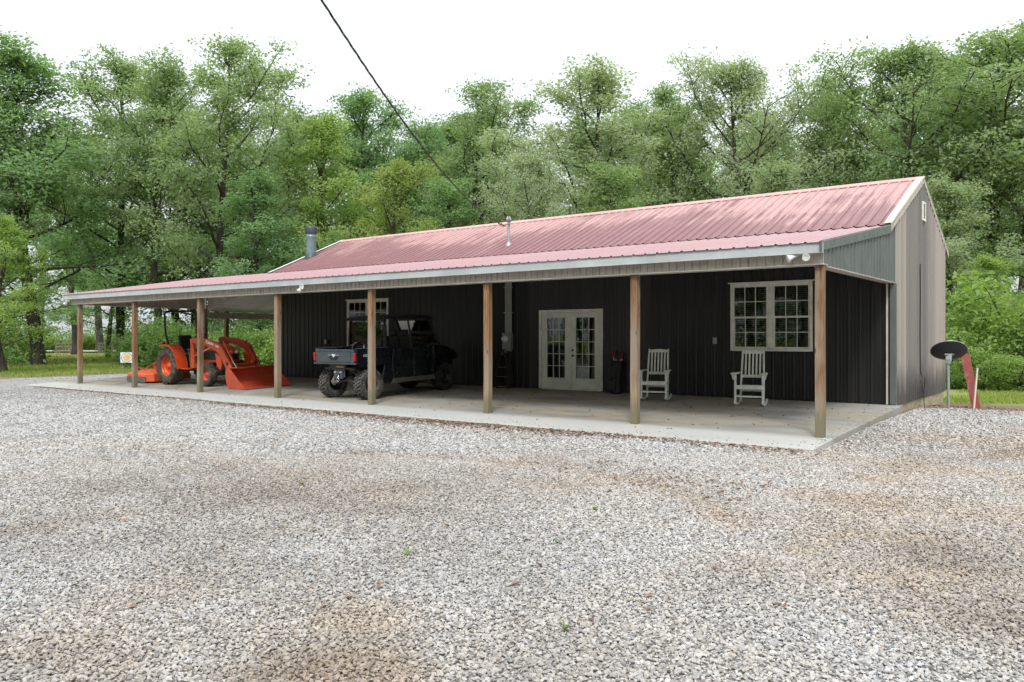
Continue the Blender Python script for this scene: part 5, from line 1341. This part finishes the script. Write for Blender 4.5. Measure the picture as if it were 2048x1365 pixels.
ro = mb.build('far_road', 'road_pale'); ro.location.z = -.10; tag(ro, 'pale gravel road far behind the tractor bay', kind='structure')

# ------------------------------------------------------------------ trees
def leaves_mesh(name, C, N, size, tint, r, aspect=.55):
    """one bent leaf per centre C with normal N"""
    n = len(C)
    a = r.normal(size=(n, 3)); a -= N * (a * N).sum(1, keepdims=True); a /= np.linalg.norm(a, axis=1, keepdims=True) + 1e-9
    b = np.cross(N, a); s = size[:, None]
    V = np.empty((n, 4, 3)); dr = np.array([0, 0, -1.0])
    V[:, 0] = C - a * s * .5; V[:, 1] = C + b * s * aspect * .5 + N * s * .10; V[:, 2] = C + a * s * .5 + dr * s * .12; V[:, 3] = C - b * s * aspect * .5 + N * s * .10
    Q = np.arange(n * 4).reshape(n, 4)
    return np_mesh(name, V.reshape(-1, 3), Q, 'leaf_oak', [('tint', 'FACE', np.clip(tint, 0, 1))])
def path(p, d, L, n, r, up=.0, wob=.12):
    pts = [Vector(p)]; d = Vector(d).normalized()
    for i in range(n):
        d = (d + Vector((r.normal() * wob, r.normal() * wob, r.normal() * wob * .7 + up))).normalized()
        pts.append(pts[-1] + d * (L / n))
    return pts
def make_tree(seed, H=18.0, R=4.6, base=.33, limbs=20, per=44, leaf=.17, top_sharp=.8, spread=.36):
    r = np.random.default_rng(seed); wood = MB(); CC = []
    tp = [Vector((0, 0, -.3))]; n = 14; d = Vector((r.normal() * .03, r.normal() * .03, 1))
    for i in range(n):
        d = (d + Vector((r.normal() * .05, r.normal() * .05, .25))).normalized(); tp.append(tp[-1] + d * (H * .93 / n))
    r0 = H * .0125
    rad = [r0 * (1.35 if i == 0 else 1) * (1 - .93 * i / n) ** .85 + .015 for i in range(n + 1)]
    wood.tube(tp, rad, 10)
    def trunk(f):
        x = f * n; i = min(int(x), n - 1); return tp[i].lerp(tp[i + 1], x - i), rad[i]
    az = r.uniform(0, 6.28); lop = r.uniform(0, 6.28)
    for k in range(limbs):
        f = base + (0.97 - base) * ((k + r.uniform(0, .8)) / limbs) ** .9
        u = (f - base) / (1 - base); prof = (math.sin(math.pi * min(1, (.16 + .84 * u)) ** top_sharp) ** .6) * (1 - .25 * u)
        L = max(1.2, R * prof * r.uniform(.6, 1.3) * (1 + .22 * math.cos(az + 2.4 - lop))); az += 2.4 + r.normal() * .35
        el = math.radians(18 + 48 * u + r.normal() * 9)
        p, rr_ = trunk(f); dv = Vector((math.cos(az) * math.cos(el), math.sin(az) * math.cos(el), math.sin(el)))
        lp = path(p, dv, L, 6, r, .07, .15)
        lr = min(rr_ * .5, .012 + L * .0115)
        wood.tube(lp, [lr * (1 - .85 * i / 6) + .008 for i in range(7)], 6)
        ns = int(4 + L * 1.15)
        for j in range(ns):
            g = .28 + .72 * (j + r.uniform(0, .9)) / ns; x = g * 6; i = min(int(x), 5); q = lp[i].lerp(lp[i + 1], x - i)
            ld = (lp[i + 1] - lp[i]).normalized(); side = Vector((r.normal(), r.normal(), r.normal() * .55 + .12))
            sl_ = L * r.uniform(.20, .42) * (1.15 - .55 * g) + .35
            s_p = path(q, ld * .75 + side * .85, sl_, 3, r, .03, .18)
            wood.tube(s_p, [lr * .34 * (1 - .7 * i2 / 3) + .006 for i2 in range(4)], 4, False)
            tone = r.normal() * .17
            for m_ in range(3):
                e = s_p[1 + m_]; CC.append((e.x, e.y, e.z, tone + .04 * m_))
                if r.random() < .25:
                    dd = Vector((r.normal(), r.normal(), r.normal() * .4)) * spread * 1.3; CC.append((e.x + dd.x, e.y + dd.y, e.z + dd.z, tone + r.normal() * .06))
    CC = np.array(CC); nl = len(CC) * per
    idx = np.repeat(np.arange(len(CC)), per)
    off = r.normal(size=(nl, 3)); off *= (np.minimum(np.linalg.norm(off, axis=1), 1.9) / np.linalg.norm(off, axis=1))[:, None]; off = off * np.array([spread, spread, spread * .62])
    sc_ = r.uniform(.6, 1.25, len(CC))[idx][:, None]
    C = CC[idx, :3] + off * sc_; C[:, 2] = np.maximum(C[:, 2], .3)
    ctr = np.array([0, 0, H * .6]); outw = C - ctr; outw /= np.linalg.norm(outw, axis=1, keepdims=True) + 1e-6
    N_ = r.normal(size=(nl, 3)) * .8 + np.array([0, 0, .45]) + outw * .6; N_ /= np.linalg.norm(N_, axis=1, keepdims=True)
    tint = .48 + CC[idx, 3] + r.normal(size=nl) * .13
    lm = leaves_mesh('crown', C, N_, leaf * r.uniform(.7, 1.3, nl), tint, r)
    return wood.mesh('trunk', 'bark'), lm, H
def make_shrub(seed, H=3.0, R=1.7, stems=14, per=34, leaf=.13, spread=.22):
    r = np.random.default_rng(seed); wood = MB(); CC = []
    for k in range(stems):
        a = r.uniform(0, 6.28); tilt = r.uniform(.05, .8); L = H * r.uniform(.55, 1.0)
        lp = path((r.normal() * .25, r.normal() * .25, -.1), (math.cos(a) * tilt * R / H * 1.6, math.sin(a) * tilt * R / H * 1.6, 1), L, 6, r, .0, .12)
        wood.tube(lp, [.028 * (1 - .8 * i / 6) + .004 for i in range(7)], 5)
        for j in range(9):
            g = .12 + .88 * j / 8; x = g * 6; i = min(int(x), 5); q = lp[i].lerp(lp[i + 1], x - i)
            tone = r.normal() * .12
            sp2 = path(q, (r.normal(), r.normal(), .3 + r.normal() * .3), R * r.uniform(.2, .5) * (1.1 - .6 * g), 2, r, 0, .2)
            wood.tube(sp2, [.010, .007, .003], 3, False)
            for e in sp2[1:]: CC.append((e.x, e.y, e.z, tone + .12 * g - .06))
    CC = np.array(CC); idx = np.repeat(np.arange(len(CC)), per); nl = len(idx)
    C = CC[idx, :3] + r.normal(size=(nl, 3)) * np.array([spread, spread, spread * .6]); C[:, 2] = np.maximum(C[:, 2], .03)
    N_ = r.normal(size=(nl, 3)) * .7 + np.array([0, 0, .8]); N_ /= np.linalg.norm(N_, axis=1, keepdims=True)
    lm = leaves_mesh('crown', C, N_, leaf * r.uniform(.6, 1.3, nl), .48 + CC[idx, 3] + r.normal(size=nl) * .13, r)
    return wood.mesh('stems', 'bark'), lm, H
TREES = [make_tree(101, 18, 5.4, .24, 25, per=34), make_tree(102, 18, 4.4, .28, 24, per=34), make_tree(103, 18, 5.2, .10, 28, per=32),
         make_tree(104, 18, 4.9, .22, 22, per=32, spread=.38), make_tree(105, 18, 5.8, .30, 24, per=36, top_sharp=.65), make_tree(106, 18, 4.0, .16, 26, per=32)]
SHRUBS = [make_shrub(201), make_shrub(202, 3, 1.4, 12, 30, .15, .24), make_shrub(203, 3, 2.2, 18, 30, .11, .20)]
def plant(src, name, label, x, y, H, mat, wide=1.0, rz=0.0, group=None, z=None, cat='tree', tilt=0.0):
    wood, crown, H0 = src; k = H / H0
    o = thing(name, label, cat, (x, y, -.36 if z is None else z), (tilt, 0, rz), group); o.scale = (k * wide, k * wide, k)
    link('trunk' if cat == 'tree' else 'stems', wood, o)
    c_ = link('crown', crown, o); c_.material_slots[0].link = 'OBJECT'; c_.material_slots[0].material = M[mat]
    return o
WOODS = 'trees of the wood behind the house'
# (photo x of the trunk, photo y of the top, distance, variant, leaf, width, label)
TL = [
 (76, 62, 50, 5, 'leaf_deep', 1.55, 'big green tree with thick dark trunk at the far left of the yard'),
 (-70, 30, 47, 0, 'leaf_oak', 1.1, 'tall tree cut by the left edge of the picture'),
 (245, 96, 57, 1, 'leaf_oak', 1.1, 'slim tall tree above the gap right of the big left tree'),
 (325, 92, 52, 4, 'leaf_oak', 1.0, 'olive green oak standing over the left end of the porch roof'),
 (445, 68, 47, 0, 'leaf_oak', 1.15, 'tallest olive oak behind the carport bay'),
 (560, 190, 60, 3, 'leaf_oak', 1.0, 'lower tree in the dip right of the tallest left oak'),
 (640, 212, 50, 5, 'leaf_bright', 1.35, 'bright green tree standing above the flue pipe'),
 (735, 148, 58, 1, 'leaf_deep', 1.15, 'narrow pointed tree crossed by the power line'),
 (772, 300, 42, 3, 'leaf_yellow', 1.25, 'yellowing tree behind the left part of the ridge'),
 (845, 235, 60, 4, 'leaf_deep', 1.0, 'blue-green tree in the dip right of the power line'),
 (950, 158, 56, 0, 'leaf_oak', 1.1, 'round-headed oak left of the roof mast'),
 (1050, 290, 42, 4, 'leaf_pale', 1.0, 'pale silvery tree right above the roof mast'),
 (1168, 118, 48, 1, 'leaf_pale', 1.35, 'tall pale tree with open twin top behind the middle of the ridge'),
 (1290, 195, 56, 5, 'leaf_oak', 1.3, 'lower oak between the two tall pale trees'),
 (1362, 122, 50, 3, 'leaf_oak', 1.1, 'tall forked oak behind the ridge left of centre right'),
 (1450, 97, 47, 4, 'leaf_pale', 1.05, 'tall pale oak with broad top behind the right half of the ridge'),
 (1545, 195, 58, 1, 'leaf_oak', 1.1, 'lower tree in the dip left of the right-hand group'),
 (1668, 92, 46, 3, 'leaf_oak', 1.15, 'tree with a lone top tuft standing left of the gable peak'),
 (1790, 68, 42, 4, 'leaf_oak', 1.15, 'broad oak with spreading limbs right behind the gable peak'),
 (1885, 95, 46, 0, 'leaf_deep', 1.1, 'oak filling the wood to the right of the gable peak'),
 (1965, 26, 40, 1, 'leaf_oak', 1.45, 'highest tree at the right behind the satellite dish'),
 (2085, 50, 38, 0, 'leaf_oak', 1.1, 'tall tree cut by the right edge of the picture'),
 (1925, 335, 33, 5, 'leaf_pale', 1.5, 'lower pale tree leaning over the right slope of the gable'),
 (1240, 300, 40, 5, 'leaf_oak', 1.5, 'short tree close behind the middle of the roof'),
 (1590, 305, 38, 3, 'leaf_pale', 1.4, 'short pale tree close behind the right part of the roof'),
 (520, 330, 44, 5, 'leaf_deep', 1.6, 'short dark tree behind the flue pipe'),
 (905, 330, 46, 5, 'leaf_deep', 1.5, 'short dark tree behind the ridge left of the mast'),
 (217, 470, 66, 3, 'leaf_deep', 1.5, 'small dark tree beside the far road railing'),
 (150, 300, 76, 3, 'leaf_deep', 1.2, 'dark tree deep in the wood left of the first post'),
 (395, 300, 60, 2, 'leaf_deep', 1.2, 'dark tree deep in the wood over the third post from the left'),
 (10, 420, 40, 2, 'leaf_bright', 1.5, 'low bright green tree hanging in at the left edge'),
 (1995, 500, 30, 5, 'leaf_bright', 1.5, 'light green young tree at the right edge of the clearing'),
]
rt = np.random.default_rng(31)
for px, py, d, v, lf, wd, lb in TL:
    x, y = at_d(px, d); plant(TREES[v], 'broadleaf_tree', lb, x, y, z_at(py, d) + .5, lf, wd * .98, rt.uniform(0, 6.28), WOODS)
# farther trees that only show in gaps
for k in range(17):
    px = -60 + k * 132 + rt.uniform(-30, 30); d = rt.uniform(58, 74)
    if 60 < px < 300: d += 34
    x, y = at_d(px, d); top = rt.uniform(185, 258)
    plant(TREES[[2, 3, 5, 0, 2][k % 5]], 'broadleaf_tree', 'far tree showing only in gaps between the nearer trees', x, y, z_at(top, d) + .3, ['leaf_deep', 'leaf_oak'][k % 2], rt.uniform(1.2, 1.6), rt.uniform(0, 6.28), 'far trees in the gaps of the wood')
# the wood goes on past both edges of the picture
for k, (px, d, v) in enumerate(((-330, 46, 0), (-520, 44, 3), (-760, 46, 2), (-1050, 50, 4), (-240, 62, 2), (-640, 64, 5), (2270, 38, 3), (2480, 40, 4), (2750, 42, 0), (2400, 52, 2))):
    x, y = at_d(px, d)
    plant(TREES[v], 'broadleaf_tree', 'tree of the wood beyond the %s edge of the picture' % ('left' if px < 0 else 'right'), x, y, rt.uniform(16, 20), ['leaf_oak', 'leaf_deep'][k % 2], 1.2, rt.uniform(0, 6.28), 'trees past the picture edges')
# woodland behind the viewer, mirrored in the door and window panes
for k in range(30):
    dx, dy = -50 + (k % 15) * 5.6 + rt.uniform(-1.5, 1.5) + (2.8 if k > 14 else 0), (-15 if k < 15 else -20) + rt.uniform(-2, 2)
    plant(TREES[[2, 5, 2, 3][k % 4]], 'broadleaf_tree', 'tree across the yard seen only mirrored in the window panes', dx, dy, rt.uniform(14, 19), ['leaf_deep', 'leaf_oak'][k % 2], 1.25, rt.uniform(0, 6.28), 'trees mirrored in the panes')

# ------------------------------------------------------------------ shrubs and understorey
SL = [
 (1905, 612, 29, 0, 'leaf_bright', 1.0, 'bright sapling shrub right behind the satellite dish'),
 (1962, 625, 27.5, 1, 'leaf_bright', 1.1, 'tall light green shrub above the red strip'),
 (2025, 520, 28, 1, 'leaf_bright', 1.1, 'tallest feathery shrub at the right edge'),
 (1925, 690, 27, 2, 'leaf_bright', 1.3, 'low bright shrub spilling over the grass behind the dish'),
 (1985, 700, 26, 2, 'leaf_bright', 1.3, 'low broad shrub on the grass right of the red strip'),
 (2045, 690, 26, 2, 'leaf_bright', 1.4, 'low shrub cut by the right edge'),
 (2080, 610, 27, 0, 'leaf_bright', 1.3, 'dense green shrub beyond the right edge of the grass'),
 (1880, 640, 33, 0, 'leaf_under', 1.3, 'dark shrub beside the back corner of the gable'),
 (300, 640, 46, 0, 'leaf_under', 1.3, 'dense shrub seen between the second and third posts'),
 (345, 625, 44, 1, 'leaf_under', 1.4, 'tall shrub behind the tractor roll bar'),
 (392, 640, 43, 2, 'leaf_under', 1.2, 'broad shrub behind the tractor seat'),
 (455, 645, 42, 0, 'leaf_bright', 1.2, 'light shrub above the loader arm'),
 (505, 640, 41, 1, 'leaf_under', 1.3, 'shrub above the tractor hood'),
 (550, 640, 40, 0, 'leaf_bright', 1.3, 'light green shrub left of the dark end wall'),
 (268, 655, 50, 2, 'leaf_under', 1.2, 'dark shrub behind the painted sign'),
 (180, 660, 98, 0, 'leaf_bright', 1.6, 'pale shrub across the far road'),
 (100, 660, 96, 2, 'leaf_bright', 1.5, 'pale shrub across the far road behind the left railing'),
 (245, 655, 95, 1, 'leaf_bright', 1.5, 'pale shrub across the far road behind the right railing'),
]
for px, py, d, v, lf, wd, lb in SL:
    x, y = at_d(px, d); plant(SHRUBS[v], 'shrub', lb, x, y, max(.8, z_at(py, d) + .34), lf, wd, rt.uniform(0, 6.28), 'shrubs along the wood edge', cat='shrub')
# thicket filling the wood floor behind everything
def thicket():
    r = np.random.default_rng(77); Cs, Ts = [], []
    for k in range(900):
        px = r.uniform(-120, 2200); d = r.uniform(46, 72) if px < 1850 else r.uniform(34, 50)
        if 60 < px < 265: d = r.uniform(100, 112)
        x, y = at_d(px, d); h = r.uniform(1.2, 5.5)
        n = 130; p = r.normal(size=(n, 3)) * np.array([.8, .8, h * .22]); p[:, 2] = np.abs(p[:, 2] + h * r.uniform(.2, .75))
        Cs.append(p + np.array([x, y, -.3])); Ts.append(np.full(n, .42 + r.normal() * .14) + r.normal(size=n) * .12)
    for k in range(260):                            # and the wood edge across the yard, mirrored in the panes
        x, y = r.uniform(-50, 34), r.uniform(-19, -13); h = r.uniform(2, 6); n = 110
        p = r.normal(size=(n, 3)) * np.array([.9, .9, h * .22]); p[:, 2] = np.abs(p[:, 2] + h * r.uniform(.2, .75))
        Cs.append(p + np.array([x, y, -.3])); Ts.append(np.full(n, .42 + r.normal() * .14) + r.normal(size=n) * .12)
    C = np.vstack(Cs); T = np.concatenate(Ts); N_ = r.normal(size=C.shape) * .7 + np.array([0, 0, .7]); N_ /= np.linalg.norm(N_, axis=1, keepdims=True)
    me = leaves_mesh('undergrowth', C, N_, .24 * r.uniform(.6, 1.3, len(C)), T, r); me.materials[0] = M['leaf_under']
    return me
tag(link('undergrowth', thicket()), 'tangled green undergrowth on the wood floor', kind='stuff')

# ------------------------------------------------------------------ grass blades and fallen leaves
def grass():
    r = np.random.default_rng(5); X, Y, Hh = [], [], []
    def area(px0, px1, y0, y1, n, h):
        px = r.uniform(px0, px1, n); py = r.uniform(y0, y1, n)
        for a, b in zip(px, py):
            x, y = at_Z(a, b, -.33); X.append(x); Y.append(y); Hh.append(h * r.uniform(.5, 1.4))
    area(-60, 330, 716, 754, 15000, .17); area(60, 330, 702, 724, 3000, .20)
    area(1870, 2140, 757, 806, 12000, .075); area(1890, 2140, 740, 768, 4000, .14)
    X, Y, Hh = np.array(X), np.array(Y), np.array(Hh)
    ef = edge_f(X, Y); k = (ef > .55 + .35 * r.random(len(X))) & ~((X > -30) & (X < XR + .3) & (Y < 24)) & ~((X > -4.5) & (X < 8) & (Y < 22.3 + 1.2 * vnoise(X, Y, .8, 6))) & (vnoise(X, Y, .5, 4) + .25 * r.random(len(X)) > .38)
    X, Y, Hh = X[k], Y[k], Hh[k]; n = len(X); z = land_z(X, Y)
    a = r.uniform(0, 6.28, n); w = .012 + .010 * r.random(n); ln = r.normal(size=(n, 2)) * .35 * Hh[:, None]
    V = np.empty((n, 3, 3)); V[:, 0] = np.stack([X - w * np.cos(a), Y - w * np.sin(a), z], 1); V[:, 1] = np.stack([X + w * np.cos(a), Y + w * np.sin(a), z], 1)
    V[:, 2] = np.stack([X + ln[:, 0], Y + ln[:, 1], z + Hh], 1)
    return np_mesh('grass', V.reshape(-1, 3), np.arange(n * 3).reshape(n, 3), 'grass_blade', [('tint', 'FACE', np.clip(r.normal(.45, .2, n), 0, 1))])
tag(link('grass', grass()), 'short green grass at the edges of the gravel yard', kind='stuff')
def litter(n_edge, n_slab, n_yard):
    r = np.random.default_rng(15); C = []
    x = np.concatenate([r.normal(-10.5, 3.4, n_edge // 2), r.uniform(-29, -3.6, n_edge // 2)]); y = SLAB_Y0 - .03 - np.abs(r.normal(0, .34, len(x))) * np.exp(-((x + 11) / 7.5) ** 2) - np.abs(r.normal(0, .08, len(x))); k = x < -3.6
    x, y = x[k], y[k]; C.append(np.stack([x, y, ground_z(x, y) + .018 + .012 * r.random(len(x))], 1))
    x = r.uniform(-24, -3.8, n_slab); y = r.uniform(12.2, 17.5, n_slab) ; y = np.where(r.random(n_slab) < .5, r.uniform(14.5, 17.6, n_slab), y)
    C.append(np.stack([x, y, np.array([slab_z(v) for v in y]) + .008], 1))
    x = []; 
    for k in range(n_yard):
        px, py = (r.uniform(0, 2048), r.uniform(800, 1250)); x.append(at_Z(px, py, GZ))
    for cx, cy, m_, s in ((90, 818, 30, .35), (55, 830, 30, .4), (1380, 965, 90, .5), (1300, 955, 50, .6), (1180, 940, 40, .6), (1150, 862, 120, .18), (640, 795, 0, .2), (1940, 860, 50, .5), (1990, 825, 250, 1.0), (1900, 826, 300, .8), (250, 752, 200, 2.0), (120, 762, 120, 1.2)):
        a, b = at_Z(cx, cy, GZ)
        for q in range(m_): x.append((a + r.normal() * s, b + r.normal() * s))
    x = np.array(x); C.append(np.stack([x[:, 0], x[:, 1], ground_z(x[:, 0], x[:, 1]) + .022], 1))
    C = np.vstack(C); N_ = r.normal(size=C.shape) * .28 + np.array([0, 0, 1.0]); N_ /= np.linalg.norm(N_, axis=1, keepdims=True)
    me = leaves_mesh('fallen_leaves', C, N_, .055 * r.uniform(.5, 1.5, len(C)), r.normal(.4, .2, len(C)), r, .5); me.materials[0] = M['dead_leaf']; return me
tag(link('fallen_leaves', litter(4200, 480, 120)), 'dry brown leaves and twigs along the slab and in the gravel', kind='stuff')
# weeds in the gravel
wr = random.Random(8)
for k, (px, py) in enumerate(((815, 1113), (605, 972), (1190, 1022), (1115, 1090), (1130, 1260))):
    x, y = at_Z(px, py, GZ); mb = MB(); 
    for j in range(16):
        a = wr.uniform(0, 6.28); L_ = wr.uniform(.03, .07); w = .006
        mb.add([(w * math.cos(a + 1.57), w * math.sin(a + 1.57), 0), (-w * math.cos(a + 1.57), -w * math.sin(a + 1.57), 0), (L_ * math.cos(a), L_ * math.sin(a), L_ * .8)], [(0, 1, 2)])
    o = mb.build('weed', 'grass_blade', None, 0, (x, y, float(ground_z(x, y)) + .012))
    tag(o, ['small bright weed tuft in the gravel below the middle of the picture', 'pale weed tuft in the gravel left of centre', 'faint weed tuft in the gravel right of centre', 'tiny weed sprig in the gravel below the doors', 'small weed sprig low in the gravel foreground'][k], 'weed', 'weeds in the gravel')
